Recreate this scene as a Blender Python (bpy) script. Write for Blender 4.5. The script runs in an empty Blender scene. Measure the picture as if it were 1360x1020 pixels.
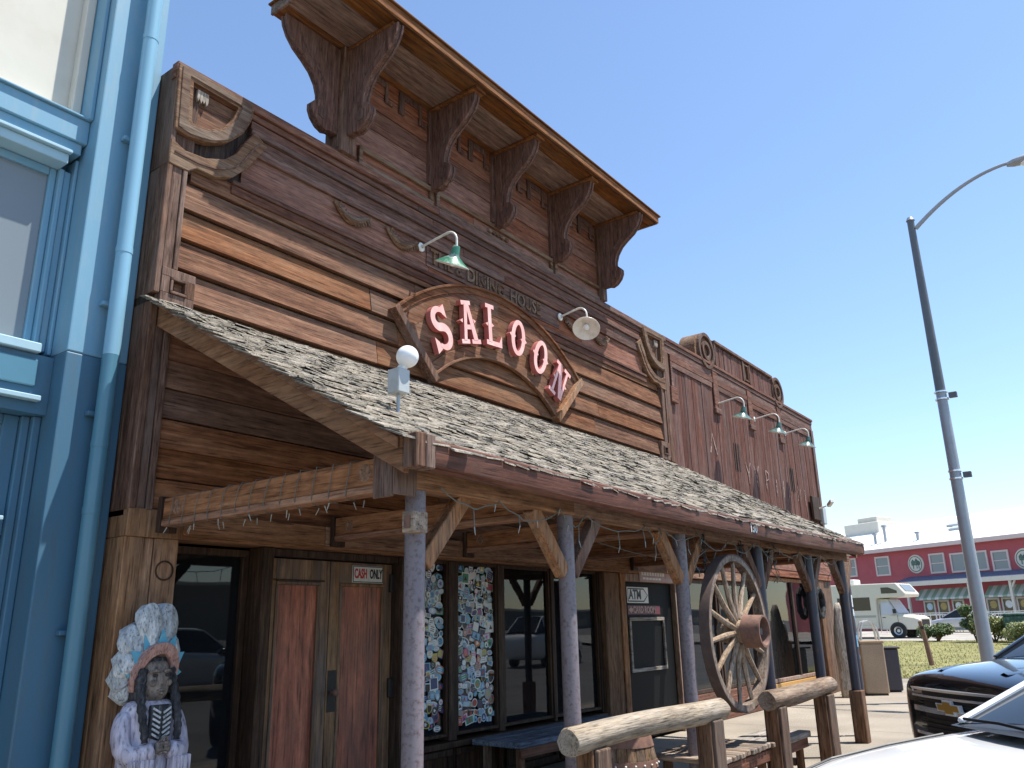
import bpy, bmesh, math, random
from mathutils import Vector, Matrix
R = math.radians
random.seed(7)
scene = bpy.context.scene
COL = scene.collection

# ------------------------------------------------------------------ camera
cam_data = bpy.data.cameras.new('camera')
cam = bpy.data.objects.new('camera', cam_data)
COL.objects.link(cam)
YAW, PIT, ROL = R(53.351), R(16.535), R(-1.257)
fw = Vector((math.sin(YAW) * math.cos(PIT), math.cos(YAW) * math.cos(PIT), math.sin(PIT)))
rt = Vector((math.cos(YAW), -math.sin(YAW), 0))
up = rt.cross(fw)
rt2 = rt * math.cos(ROL) + up * math.sin(ROL)
up2 = up * math.cos(ROL) - rt * math.sin(ROL)
mw = Matrix.Identity(4)
for i in range(3):
    mw[i][0], mw[i][1], mw[i][2] = rt2[i], up2[i], -fw[i]
mw.translation = Vector((0, -6, 1.6))
cam.matrix_world = mw
cam_data.sensor_fit = 'HORIZONTAL'
cam_data.sensor_width = 36
cam_data.lens = 1081.06 / 1360 * 36
cam_data.clip_start = 0.05
cam_data.clip_end = 3000
scene.camera = cam

# ------------------------------------------------------------------ light
SUN = Vector((.605, -.85, 2.49)).normalized()
world = bpy.data.worlds.new('World')
scene.world = world
world.use_nodes = True
wn = world.node_tree.nodes
sky = wn.new('ShaderNodeTexSky')
sky.sky_type = 'NISHITA'
sky.sun_disc = False
sky.sun_elevation = math.asin(SUN.z)
sky.sun_rotation = math.atan2(SUN.x, SUN.y)
sky.air_density = 1.08
sky.dust_density = 0.25
sky.ozone_density = 3.2
wn['Background'].inputs['Strength'].default_value = 0.145
world.node_tree.links.new(sky.outputs[0], wn['Background'].inputs[0])
sd = bpy.data.lights.new('sun', 'SUN')
sd.energy = 4.9
sd.angle = R(0.5)
sd.color = (1, .955, .88)
so = bpy.data.objects.new('sun', sd)
so.rotation_euler = SUN.to_track_quat('Z', 'Y').to_euler()
so.location = (0, -20, 30)
COL.objects.link(so)
scene.view_settings.view_transform = 'Standard'
scene.view_settings.look = 'None'
scene.view_settings.gamma = 1
scene.view_settings.exposure = 0.69
scene.render.engine = 'CYCLES'
scene.cycles.max_bounces = 8
scene.cycles.use_denoising = True

# ------------------------------------------------------------------ materials
def newmat(name):
    m = bpy.data.materials.new(name)
    m.use_nodes = True
    nt = m.node_tree
    return m, nt, nt.nodes, nt.links, nt.nodes['Principled BSDF']

def ramp(n, pts):
    r = n.new('ShaderNodeValToRGB')
    el = r.color_ramp.elements
    while len(el) < len(pts):
        el.new(.5)
    for e, (p, c) in zip(el, pts):
        e.position = p
        e.color = (*c, 1) if len(c) == 3 else c
    return r

def mixc(n, l, a, b, fac, mode='MIX'):
    m = n.new('ShaderNodeMix')
    m.data_type = 'RGBA'
    m.blend_type = mode
    for sock, val in ((m.inputs[6], a), (m.inputs[7], b), (m.inputs[0], fac)):
        if hasattr(val, 'is_linked'):
            l.new(val, sock)
        elif isinstance(val, tuple):
            sock.default_value = (*val, 1)
        else:
            sock.default_value = val
    return m.outputs[2]

def wood(name, cols, axis='X', grain=16, along=.5, rough=.82, bump=.5, var=.55, grey=None, greyamt=.5, spec=.2):
    """weathered timber: grain stretched along one axis, every board its own tone"""
    m, nt, n, l, b = newmat(name)
    tc = n.new('ShaderNodeTexCoord')
    geo = n.new('ShaderNodeNewGeometry')
    rnd = geo.outputs['Random Per Island']
    off = n.new('ShaderNodeMath'); off.operation = 'MULTIPLY'; off.inputs[1].default_value = 61
    l.new(rnd, off.inputs[0])
    add = n.new('ShaderNodeVectorMath'); add.operation = 'ADD'
    l.new(tc.outputs['Object'], add.inputs[0]); l.new(off.outputs[0], add.inputs[1])
    mp = n.new('ShaderNodeMapping')
    sc = [grain * 1.35] * 3
    sc['XYZ'.index(axis)] = along * 2.4
    mp.inputs['Scale'].default_value = sc
    l.new(add.outputs[0], mp.inputs['Vector'])
    n1 = n.new('ShaderNodeTexNoise'); n1.inputs['Scale'].default_value = 1
    n1.inputs['Detail'].default_value = 8; n1.inputs['Roughness'].default_value = .68; n1.inputs['Distortion'].default_value = .25
    l.new(mp.outputs[0], n1.inputs['Vector'])
    rp = ramp(n, [(.28 + .44 * i / (len(cols) - 1), c) for i, c in enumerate(cols)])
    l.new(n1.outputs[0], rp.inputs[0])
    c = rp.outputs[0]
    n2 = n.new('ShaderNodeTexNoise'); n2.inputs['Scale'].default_value = 3.6
    n2.inputs['Detail'].default_value = 5
    l.new(mp.outputs[0], n2.inputs['Vector'])
    r2 = ramp(n, [(.33, (.30, .28, .27)), (.44, (.95, .95, .95)), (.70, (1.22, 1.2, 1.17))])
    l.new(n2.outputs[0], r2.inputs[0])
    c = mixc(n, l, c, r2.outputs[0], .8, 'MULTIPLY')
    n4 = n.new('ShaderNodeTexNoise'); n4.inputs['Scale'].default_value = 1; n4.inputs['Detail'].default_value = 7; n4.inputs['Roughness'].default_value = .7
    mp4 = n.new('ShaderNodeMapping'); s4 = [22, 22, 22]; s4['XYZ'.index(axis)] = 7
    mp4.inputs['Scale'].default_value = s4
    l.new(add.outputs[0], mp4.inputs['Vector']); l.new(mp4.outputs[0], n4.inputs['Vector'])
    r4 = ramp(n, [(.34, (.62, .60, .58)), (.52, (1, 1, 1)), (.68, (1.3, 1.27, 1.22))])
    l.new(n4.outputs[0], r4.inputs[0])
    c = mixc(n, l, c, r4.outputs[0], .75, 'MULTIPLY')
    if grey:
        n3 = n.new('ShaderNodeTexNoise'); n3.inputs['Scale'].default_value = 1.1
        n3.inputs['Detail'].default_value = 6; n3.inputs['Roughness'].default_value = .65
        mp3 = n.new('ShaderNodeMapping')
        s3 = [2.2, 2.2, 2.2]; s3['XYZ'.index(axis)] = .6
        mp3.inputs['Scale'].default_value = s3
        l.new(add.outputs[0], mp3.inputs['Vector']); l.new(mp3.outputs[0], n3.inputs['Vector'])
        r3 = ramp(n, [(.46, (0, 0, 0)), (.66, (1, 1, 1))])
        l.new(n3.outputs[0], r3.inputs[0])
        mm = n.new('ShaderNodeMath'); mm.operation = 'MULTIPLY'; mm.inputs[1].default_value = greyamt
        l.new(r3.outputs[0], mm.inputs[0])
        gm = mixc(n, l, grey, r2.outputs[0], .7, 'MULTIPLY')
        c = mixc(n, l, c, gm, mm.outputs[0])
    hs = n.new('ShaderNodeHueSaturation')
    mr = n.new('ShaderNodeMapRange'); mr.inputs[3].default_value = 1 - var * .6; mr.inputs[4].default_value = 1 + var * .6
    l.new(rnd, mr.inputs[0]); l.new(mr.outputs[0], hs.inputs['Value'])
    wr = n.new('ShaderNodeTexWhiteNoise'); wr.noise_dimensions = '1D'
    l.new(off.outputs[0], wr.inputs['W'])
    ms = n.new('ShaderNodeMapRange'); ms.inputs[3].default_value = 1 - var * .5; ms.inputs[4].default_value = 1 + var * .25
    l.new(wr.outputs[0], ms.inputs[0]); l.new(ms.outputs[0], hs.inputs['Saturation'])
    l.new(c, hs.inputs['Color'])
    l.new(hs.outputs[0], b.inputs['Base Color'])
    b.inputs['Roughness'].default_value = rough
    b.inputs['Specular IOR Level'].default_value = spec
    bp = n.new('ShaderNodeBump'); bp.inputs['Strength'].default_value = bump; bp.inputs['Distance'].default_value = .012
    hm = mixc(n, l, n1.outputs[0], n2.outputs[0], .55)
    l.new(hm, bp.inputs['Height']); l.new(bp.outputs[0], b.inputs['Normal'])
    return m

def paint(name, col, rough=.5, dirt=None, dirtamt=.3, scale=3, bump=0, metal=0, spec=.5, coat=0, stretch=(1, 1, 1), lo=.45, hi=.7):
    m, nt, n, l, b = newmat(name)
    b.inputs['Roughness'].default_value = rough
    b.inputs['Metallic'].default_value = metal
    b.inputs['Specular IOR Level'].default_value = spec
    if coat:
        b.inputs['Coat Weight'].default_value = coat
        b.inputs['Coat Roughness'].default_value = .03
    if dirt is None and not bump:
        b.inputs['Base Color'].default_value = (*col, 1)
        return m
    tc = n.new('ShaderNodeTexCoord')
    mp = n.new('ShaderNodeMapping'); mp.inputs['Scale'].default_value = stretch
    l.new(tc.outputs['Object'], mp.inputs[0])
    no = n.new('ShaderNodeTexNoise'); no.inputs['Scale'].default_value = scale
    no.inputs['Detail'].default_value = 8; no.inputs['Roughness'].default_value = .65
    l.new(mp.outputs[0], no.inputs['Vector'])
    rp = ramp(n, [(lo, (0, 0, 0)), (hi, (1, 1, 1))])
    l.new(no.outputs[0], rp.inputs[0])
    mm = n.new('ShaderNodeMath'); mm.operation = 'MULTIPLY'; mm.inputs[1].default_value = dirtamt
    l.new(rp.outputs[0], mm.inputs[0])
    l.new(mixc(n, l, col, dirt or tuple(x * .6 for x in col), mm.outputs[0]), b.inputs['Base Color'])
    if bump:
        bp = n.new('ShaderNodeBump'); bp.inputs['Strength'].default_value = bump; bp.inputs['Distance'].default_value = .01
        l.new(no.outputs[0], bp.inputs['Height']); l.new(bp.outputs[0], b.inputs['Normal'])
    return m

def glassmat(name, tint=(.9, .95, .95), clear=.7, dark=(.012, .014, .017)):
    """window glass: mirror part by Fresnel over a partly clear pane"""
    m, nt, n, l, b = newmat(name)
    n.remove(b)
    out = n['Material Output']
    fr = n.new('ShaderNodeFresnel'); fr.inputs[0].default_value = 1.52
    tr = n.new('ShaderNodeBsdfTransparent'); tr.inputs[0].default_value = (*tint, 1)
    df = n.new('ShaderNodeBsdfDiffuse'); df.inputs[0].default_value = (*dark, 1)
    gl = n.new('ShaderNodeBsdfGlossy'); gl.inputs['Roughness'].default_value = .015
    tc = n.new('ShaderNodeTexCoord')
    no = n.new('ShaderNodeTexNoise'); no.inputs['Scale'].default_value = 1.7; no.inputs['Detail'].default_value = 1
    l.new(tc.outputs['Object'], no.inputs['Vector'])
    bp = n.new('ShaderNodeBump'); bp.inputs['Strength'].default_value = .05; bp.inputs['Distance'].default_value = .02
    l.new(no.outputs[0], bp.inputs['Height']); l.new(bp.outputs[0], gl.inputs['Normal'])
    m1 = n.new('ShaderNodeMixShader'); m1.inputs[0].default_value = clear
    l.new(df.outputs[0], m1.inputs[1]); l.new(tr.outputs[0], m1.inputs[2])
    m2 = n.new('ShaderNodeMixShader')
    l.new(fr.outputs[0], m2.inputs[0]); l.new(m1.outputs[0], m2.inputs[1]); l.new(gl.outputs[0], m2.inputs[2])
    l.new(m2.outputs[0], out.inputs['Surface'])
    return m

SID = [(.046, .0175, .009), (.128, .051, .0235), (.20, .088, .043), (.285, .155, .086)]
M = {}
M['siding'] = wood('siding_wood', SID, 'X', 17, .45, grey=(.21, .135, .085), greyamt=.5, var=.28)
M['siding_lifted'] = wood('shade_lifted_siding_wood', [(.08, .031, .018), (.21, .09, .046), (.31, .142, .076), (.40, .22, .13)], 'X', 12, .4, var=.55)  # siding tones made lighter, shadow lift under the porch roof put into the colour
M['siding_red'] = wood('red_siding_wood', [(.075, .027, .016), (.19, .071, .04), (.27, .11, .064), (.35, .18, .115)], 'X', 17, .45, grey=(.21, .125, .095), greyamt=.35, var=.34)
M['boards'] = wood('vertical_board_wood', [(.05, .019, .013), (.105, .041, .029), (.155, .067, .048), (.24, .135, .105)], 'Z', 20, .4, grey=(.17, .125, .11), greyamt=.45, var=.28)
M['trim'] = wood('weathered_trim_wood', [(.045, .022, .013), (.12, .062, .034), (.19, .105, .062), (.29, .20, .13)], 'X', 22, .7, grey=(.25, .185, .13), greyamt=.7, var=.3)
M['trimz'] = wood('weathered_upright_wood', [(.04, .02, .014), (.10, .052, .034), (.165, .092, .062), (.27, .18, .13)], 'Z', 22, .7, grey=(.2, .14, .115), greyamt=.7, var=.3)
M['dark'] = wood('dark_stained_wood', [(.016, .010, .007), (.04, .023, .015), (.07, .039, .024), (.11, .066, .042)], 'Z', 20, .6, var=.3, rough=.6)
M['darkx'] = wood('dark_trim_wood', [(.055, .024, .017), (.12, .054, .037), (.185, .088, .06), (.27, .15, .105)], 'X', 20, .6, var=.35, grey=(.13, .09, .07), greyamt=.4)
M['bracket'] = wood('bracket_wood', [(.05, .026, .02), (.11, .056, .042), (.165, .088, .066), (.25, .155, .12)], 'Z', 18, .8, var=.25, grey=(.15, .1, .085), greyamt=.45)
M['soffit'] = wood('orange_soffit_wood', [(.055, .022, .010), (.13, .052, .022), (.20, .088, .036), (.29, .145, .065)], 'X', 12, .4, var=.8, grey=(.14, .09, .055), greyamt=.5)
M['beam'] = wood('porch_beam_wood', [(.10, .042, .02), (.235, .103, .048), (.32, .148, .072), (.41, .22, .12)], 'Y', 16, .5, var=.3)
M['beamx'] = wood('porch_header_wood', [(.10, .05, .028), (.22, .112, .06), (.31, .165, .09), (.40, .24, .14)], 'X', 16, .5, var=.3)
M['brace'] = wood('knee_brace_wood', [(.08, .037, .019), (.19, .09, .045), (.27, .138, .072), (.37, .22, .13)], 'Z', 14, .9, var=.7, grey=(.22, .17, .13), greyamt=.6)
M['fascia'] = wood('fascia_wood', [(.04, .017, .011), (.10, .038, .024), (.15, .06, .038), (.22, .11, .075)], 'X', 14, .3, var=.25, grey=(.2, .12, .085), greyamt=.5, rough=.6)
M['shake'] = wood('grey_cedar_shake', [(.08, .067, .052), (.19, .165, .13), (.28, .247, .2), (.38, .34, .28)], 'Y', 24, 1.5, var=.45, bump=.9)
M['log'] = wood('weathered_log_wood', [(.10, .075, .05), (.25, .195, .135), (.36, .29, .21), (.46, .385, .29)], 'X', 20, .7, var=.2, bump=.9, grey=(.4, .36, .31), greyamt=.6)
M['logpost'] = wood('log_support_wood', [(.05, .026, .015), (.115, .06, .034), (.175, .097, .056), (.27, .165, .10)], 'Z', 16, .7, var=.4, grey=(.15, .11, .085), greyamt=.5)
M['plank'] = wood('bench_plank_wood', [(.09, .065, .05), (.2, .15, .115), (.29, .225, .17), (.38, .31, .25)], 'Y', 18, .8, var=.5)
M['plankx'] = wood('grey_plank_wood', [(.09, .075, .065), (.2, .175, .15), (.28, .25, .22), (.38, .34, .30)], 'X', 18, .6, var=.4)
M['bluebench'] = wood('worn_blue_bench', [(.04, .055, .085), (.09, .12, .17), (.15, .18, .23), (.22, .24, .27)], 'X', 14, .6, var=.3)
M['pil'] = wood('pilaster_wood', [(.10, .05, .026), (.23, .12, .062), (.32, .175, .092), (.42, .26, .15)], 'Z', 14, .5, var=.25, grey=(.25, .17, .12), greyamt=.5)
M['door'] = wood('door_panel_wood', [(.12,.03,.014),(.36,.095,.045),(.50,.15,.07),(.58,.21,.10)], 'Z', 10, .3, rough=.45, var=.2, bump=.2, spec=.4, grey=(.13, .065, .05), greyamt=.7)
M['doorframe'] = wood('door_frame_wood', [(.06,.03,.016),(.17,.088,.042),(.26,.145,.068),(.36,.22,.105)], 'Z', 12, .35, rough=.5, var=.2, bump=.2, spec=.4, grey=(.09, .075, .075), greyamt=.85)
M['wheel'] = wood('wagon_wheel_wood', [(.11, .07, .045), (.25, .17, .11), (.36, .26, .175), (.45, .36, .27)], 'Z', 14, 2, var=.4, grey=(.28, .22, .17), greyamt=.6)
M['rim'] = wood('wheel_rim_wood', [(.08, .055, .04), (.17, .12, .09), (.26, .19, .145), (.38, .31, .25)], 'Z', 12, 3, var=.2, grey=(.33, .28, .22), greyamt=.5)
M['barrel'] = wood('barrel_stave_wood', [(.06, .035, .022), (.14, .088, .055), (.21, .14, .09), (.3, .22, .15)], 'Z', 18, 1, var=.4)
M['drift'] = wood('driftwood', [(.14, .11, .085), (.3, .25, .2), (.42, .36, .3), (.5, .45, .38)], 'Z', 14, .9, var=.1, bump=1)
M['postm'] = paint('purple_grey_post_paint', (.195, .165, .18), .45, (.09, .055, .05), .8, 38, .25, lo=.5, hi=.66, spec=.45)
M['postd'] = paint('dark_post_paint', (.05, .047, .062), .4, (.1, .055, .04), .7, 10, .2, lo=.52, hi=.66)
M['rust'] = paint('rusty_iron', (.22, .115, .08), .75, (.08, .05, .045), .8, 14, .4)
M['iron'] = paint('dark_iron', (.02, .018, .017), .6, (.05, .03, .02), .5, 20, .2)
M['white'] = paint('white_enamel', (.78, .76, .70), .35, (.45, .38, .28), .5, 9)
M['green'] = paint('green_enamel', (.035, .17, .105), .3, (.5, .55, .48), .7, 7, lo=.5, hi=.62)
M['dgreen'] = paint('dark_green_enamel', (.015, .075, .06), .3, (.3, .35, .3), .5, 9)
M['pink'] = paint('faded_pink_paint', (.84, .43, .38), .5, (.88, .62, .55), .8, 6)
M['pinkside'] = paint('letter_return_red', (.48, .15, .13), .5, (.36, .09, .08), .6, 8)
M['globe'] = paint('white_globe', (.85, .85, .84), .12, spec=.6)
M['greybox'] = paint('grey_electric_box', (.42, .45, .45), .5, (.3, .3, .29), .5, 12)
M['cream'] = paint('cream_stucco', (.62, .59, .51), .85, (.55, .50, .42), .5, 3, .15)
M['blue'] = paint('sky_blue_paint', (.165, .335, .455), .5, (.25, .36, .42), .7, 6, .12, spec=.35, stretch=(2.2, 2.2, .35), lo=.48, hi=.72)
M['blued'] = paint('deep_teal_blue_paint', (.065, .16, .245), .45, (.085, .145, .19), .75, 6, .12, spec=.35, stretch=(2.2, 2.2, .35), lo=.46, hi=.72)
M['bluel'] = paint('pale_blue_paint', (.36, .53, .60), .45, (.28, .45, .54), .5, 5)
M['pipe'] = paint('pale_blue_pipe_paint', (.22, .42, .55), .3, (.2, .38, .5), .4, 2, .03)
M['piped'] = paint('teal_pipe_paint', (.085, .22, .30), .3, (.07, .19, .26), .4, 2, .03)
M['glass'] = glassmat('window_glass', clear=.35)
M['glassclear'] = glassmat('shop_window_glass', (.75, .85, .83), clear=.75)
M['glassblue'] = glassmat('pale_window_glass', clear=.0, dark=(.205, .235, .25))
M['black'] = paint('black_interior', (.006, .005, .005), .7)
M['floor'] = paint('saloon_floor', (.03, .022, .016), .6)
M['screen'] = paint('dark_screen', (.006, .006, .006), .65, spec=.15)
M['redband'] = paint('maroon_sign_paint', (.12, .016, .025), .5)
M['signwhite'] = paint('sign_white', (.72, .71, .67), .5, (.5, .48, .43), .4, 15)
M['signred'] = paint('sign_red', (.5, .03, .03), .5)
M['signblack'] = paint('sign_black', (.012, .012, .013), .5)
M['signpink'] = paint('sign_faded_pink', (.45, .3, .27), .6, (.3, .15, .11), .6, 10)
M['yellow'] = paint('ochre_bulkhead_paint', (.55, .30, .085), .6, (.4, .2, .06), .6, 4)
M['wire'] = paint('string_light_wire', (.13, .14, .12), .6)
M['bulb'] = paint('clear_bulb', (.34, .34, .31), .15)
def conc(name, c1, c2, sc=40, joints=None):
    m, nt, n, l, b = newmat(name)
    tc = n.new('ShaderNodeTexCoord')
    n1 = n.new('ShaderNodeTexNoise'); n1.inputs['Scale'].default_value = sc; n1.inputs['Detail'].default_value = 6; n1.inputs['Roughness'].default_value = .8
    n2 = n.new('ShaderNodeTexNoise'); n2.inputs['Scale'].default_value = .7; n2.inputs['Detail'].default_value = 6
    l.new(tc.outputs['Object'], n1.inputs['Vector']); l.new(tc.outputs['Object'], n2.inputs['Vector'])
    r1 = ramp(n, [(.35, c2), (.62, c1)]); l.new(n1.outputs[0], r1.inputs[0])
    r2 = ramp(n, [(.3, (.7, .68, .66)), (.7, (1.1, 1.1, 1.1))]); l.new(n2.outputs[0], r2.inputs[0])
    l.new(mixc(n, l, r1.outputs[0], r2.outputs[0], 1.0, 'MULTIPLY'), b.inputs['Base Color'])
    b.inputs['Roughness'].default_value = .9
    bp = n.new('ShaderNodeBump'); bp.inputs['Strength'].default_value = .4; bp.inputs['Distance'].default_value = .006
    l.new(n1.outputs[0], bp.inputs['Height']); l.new(bp.outputs[0], b.inputs['Normal'])
    return m
M['asphalt'] = conc('asphalt', (.19, .18, .165), (.10, .096, .09), 60)
M['concrete'] = conc('sidewalk_concrete', (.42, .365, .29), (.17, .145, .115), 55)
M['kerb'] = conc('kerb_concrete', (.3, .28, .25), (.2, .19, .17), 30)
M['paleroad'] = conc('pale_road', (.42, .39, .34), (.3, .28, .25), 20)
M['grass'] = conc('grass_ground', (.29, .26, .09), (.15, .155, .04), 9)
M['blade'] = paint('grass_blade', (.21, .20, .055), .7, (.38, .32, .14), .9, .6)
M['tan'] = conc('tan_aggregate', (.5, .37, .25), (.33, .24, .16), 60)
M['chrome'] = paint('chrome', (.82, .82, .84), .22, metal=.75)
M['steelgrey'] = paint('galvanised_pole', (.36, .38, .40), .45, (.27, .28, .3), .5, 3, metal=.3)
M['steeldark'] = paint('dark_pole', (.13, .14, .15), .5, (.09, .09, .1), .5, 3)

# ------------------------------------------------------------------ mesh builder
def wloc(o):
    v = Vector((0, 0, 0))
    while o:
        v += o.location
        o = o.parent
    return v

class MB:
    def __init__(s):
        s.v = []; s.f = []; s.mi = []; s.cur = 0
    def add(s, vs, fs):
        k = len(s.v)
        s.v += [tuple(v) for v in vs]
        s.f += [[i + k for i in f] for f in fs]
        s.mi += [s.cur] * len(fs)
        return s
    def box(s, x0, x1, y0, y1, z0, z1):
        vs = [(x, y, z) for z in (z0, z1) for y in (y0, y1) for x in (x0, x1)]
        return s.add(vs, [(0, 1, 3, 2), (4, 6, 7, 5), (0, 4, 5, 1), (2, 3, 7, 6), (0, 2, 6, 4), (1, 5, 7, 3)])
    def bar(s, p0, p1, w, h, upv=(0, 0, 1)):
        p0, p1 = Vector(p0), Vector(p1)
        d = (p1 - p0).normalized()
        sd_ = d.cross(Vector(upv)).normalized()
        u = sd_.cross(d)
        vs = []
        for p in (p0, p1):
            for a, b in ((-1, -1), (1, -1), (1, 1), (-1, 1)):
                vs.append(p + sd_ * a * w / 2 + u * b * h / 2)
        return s.add(vs, [(0, 3, 2, 1), (4, 5, 6, 7), (0, 1, 5, 4), (1, 2, 6, 5), (2, 3, 7, 6), (3, 0, 4, 7)])
    def tube(s, pts, r, n=8, caps=True, jit=0):
        pts = [Vector(p) for p in pts]
        rs = r if isinstance(r, (list, tuple)) else [r] * len(pts)
        t0 = (pts[1] - pts[0]).normalized()
        a = t0.orthogonal().normalized()
        vs = []; m = len(pts)
        for i, p in enumerate(pts):
            t = (pts[min(i + 1, m - 1)] - pts[max(i - 1, 0)]).normalized()
            a = (a - t * a.dot(t))
            a = a.normalized() if a.length > 1e-6 else t.orthogonal().normalized()
            b = t.cross(a)
            for k in range(n):
                an = 2 * math.pi * k / n
                q = rs[i] * (1 + (random.uniform(-jit, jit) if jit else 0))
                vs.append(p + (a * math.cos(an) + b * math.sin(an)) * q)
        fs = [(i * n + k, i * n + (k + 1) % n, (i + 1) * n + (k + 1) % n, (i + 1) * n + k) for i in range(m - 1) for k in range(n)]
        if caps:
            fs += [list(range(n))[::-1], [(m - 1) * n + k for k in range(n)]]
        return s.add(vs, fs)
    def lathe(s, prof, o, axis=(0, 0, 1), n=24):
        o = Vector(o); ax = Vector(axis).normalized(); a = ax.orthogonal().normalized(); b = ax.cross(a)
        vs = []
        for r, h in prof:
            for k in range(n):
                an = 2 * math.pi * k / n
                vs.append(o + ax * h + (a * math.cos(an) + b * math.sin(an)) * max(r, 1e-4))
        m = len(prof)
        fs = [(i * n + k, i * n + (k + 1) % n, (i + 1) * n + (k + 1) % n, (i + 1) * n + k) for i in range(m - 1) for k in range(n)]
        return s.add(vs, fs)
    def prism(s, pts, d0, d1, fn):
        """closed outline pts in (u,v), swept from depth d0 to d1; fn(u,v,d) gives the point"""
        n = len(pts)
        vs = [fn(u, v, d0) for u, v in pts] + [fn(u, v, d1) for u, v in pts]
        fs = [list(range(n)), [n + i for i in range(n)][::-1]]
        fs += [(i, (i + 1) % n, n + (i + 1) % n, n + i) for i in range(n)]
        return s.add(vs, fs)
    def pxz(s, pts, y0, y1):
        return s.prism(pts, y0, y1, lambda u, v, d: (u, d, v))
    def ribbon(s, path, w, d0, d1, fn, closed=False):
        """band of width w along a 2-D path, swept in depth"""
        m = len(path)
        ws = w if isinstance(w, (list, tuple)) else [w] * m
        L = []; Rr = []
        for i, (u, v) in enumerate(path):
            if closed:
                a, b = path[i - 1], path[(i + 1) % m]
            else:
                a, b = path[max(i - 1, 0)], path[min(i + 1, m - 1)]
            dx, dy = b[0] - a[0], b[1] - a[1]
            q = math.hypot(dx, dy) or 1
            nx, ny = -dy / q * ws[i] / 2, dx / q * ws[i] / 2
            L.append((u + nx, v + ny)); Rr.append((u - nx, v - ny))
        vs = [fn(*p, d0) for p in L] + [fn(*p, d0) for p in Rr] + [fn(*p, d1) for p in L] + [fn(*p, d1) for p in Rr]
        fs = []
        for i in range(m if closed else m - 1):
            j = (i + 1) % m
            fs += [(i, j, m + j, m + i), (2 * m + i, 3 * m + i, 3 * m + j, 2 * m + j), (i, 2 * m + i, 2 * m + j, j), (m + i, m + j, 3 * m + j, 3 * m + i)]
        if not closed:
            fs += [(0, m, 3 * m, 2 * m), (m - 1, 3 * m - 1, 4 * m - 1, 2 * m - 1)]
        return s.add(vs, fs)
    def loft(s, rings, closed=True, caps=True):
        n = len(rings[0]); vs = [p for r_ in rings for p in r_]
        fs = []
        for i in range(len(rings) - 1):
            for k in range(n if closed else n - 1):
                fs.append((i * n + k, i * n + (k + 1) % n, (i + 1) * n + (k + 1) % n, (i + 1) * n + k))
        if caps:
            fs += [list(range(n))[::-1], [(len(rings) - 1) * n + k for k in range(n)]]
        return s.add(vs, fs)
    def frame(s, x0, x1, z0, z1, w, y0, y1):
        s.box(x0, x1, y0, y1, z1 - w, z1); s.box(x0, x1, y0, y1, z0, z0 + w)
        s.box(x0, x0 + w, y0, y1, z0 + w, z1 - w); s.box(x1 - w, x1, y0, y1, z0 + w, z1 - w)
        return s
    def ball(s, c, r, n=16, m=10, sq=(1, 1, 1)):
        prof = [(math.sin(math.pi * i / m), -math.cos(math.pi * i / m)) for i in range(m + 1)]
        k = len(s.v)
        s.lathe(prof, (0, 0, 0), n=n)
        for i in range(k, len(s.v)):
            v = s.v[i]
            s.v[i] = (c[0] + v[0] * r * sq[0], c[1] + v[1] * r * sq[1], c[2] + v[2] * r * sq[2])
        return s
    def text(s, txt, size, fn, d0, d1, align='LEFT', bold=0, squash=1):
        cu = bpy.data.curves.new('t', 'FONT'); cu.body = txt; cu.size = size; cu.align_x = align; cu.align_y = 'CENTER'
        cu.extrude = .5; cu.resolution_u = 3; cu.offset = bold
        o = bpy.data.objects.new('t', cu)
        me = bpy.data.meshes.new_from_object(o)
        s.add([fn(v.co.x * squash, v.co.y, d1 if v.co.z > 0 else d0) for v in me.vertices], [list(p.vertices) for p in me.polygons])
        bpy.data.objects.remove(o); bpy.data.curves.remove(cu); bpy.data.meshes.remove(me)
        return s
    def xf(s, fn, k0=0):
        s.v[k0:] = [tuple(fn(Vector(v))) for v in s.v[k0:]]
        return s
    def build(s, name, mats, parent=None, smooth=False, bevel=0, label=None, local=False, subsurf=0, kind=None, seg=1, weld=False):
        if not isinstance(mats, (list, tuple)):
            mats = [mats]
        off = Vector((0, 0, 0)) if (parent is None or local) else wloc(parent)
        me = bpy.data.meshes.new(name)
        me.from_pydata([tuple(Vector(v) - off) for v in s.v], [], s.f)
        for p, mi in zip(me.polygons, s.mi):
            p.material_index = mi
        bm = bmesh.new(); bm.from_mesh(me)
        if weld:
            bmesh.ops.remove_doubles(bm, verts=bm.verts, dist=1e-5)
        bmesh.ops.recalc_face_normals(bm, faces=bm.faces)
        bm.to_mesh(me); bm.free()
        for m in mats:
            me.materials.append(M[m] if isinstance(m, str) else m)
        o = bpy.data.objects.new(name, me)
        COL.objects.link(o)
        if parent:
            o.parent = parent
        if smooth:
            for p in me.polygons:
                p.use_smooth = True
            if smooth != 'all':
                md = o.modifiers.new('split', 'EDGE_SPLIT'); md.split_angle = R(38)
        if bevel:
            md = o.modifiers.new('bevel', 'BEVEL'); md.width = bevel; md.segments = seg; md.limit_method = 'ANGLE'; md.angle_limit = R(40)
        if subsurf:
            md = o.modifiers.new('sub', 'SUBSURF'); md.levels = subsurf; md.render_levels = subsurf
        if label:
            o['label'] = label
        if kind:
            o['kind'] = kind
        return o

def tag(o, label, cat, group=None):
    o['label'] = label; o['category'] = cat
    if group:
        o['group'] = group
    return o

def thing(name, label, cat, loc=(0, 0, 0), rz=0, group=None):
    o = bpy.data.objects.new(name, None)
    o.empty_display_size = .1
    o.location = loc; o.rotation_euler = (0, 0, rz)
    COL.objects.link(o)
    return tag(o, label, cat, group)

# ------------------------------------------------------------------ ground
def rise(x):
    t = min(max((x - 24) / 48, 0), 1)
    return .65 * t * t * (3 - 2 * t)

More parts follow.
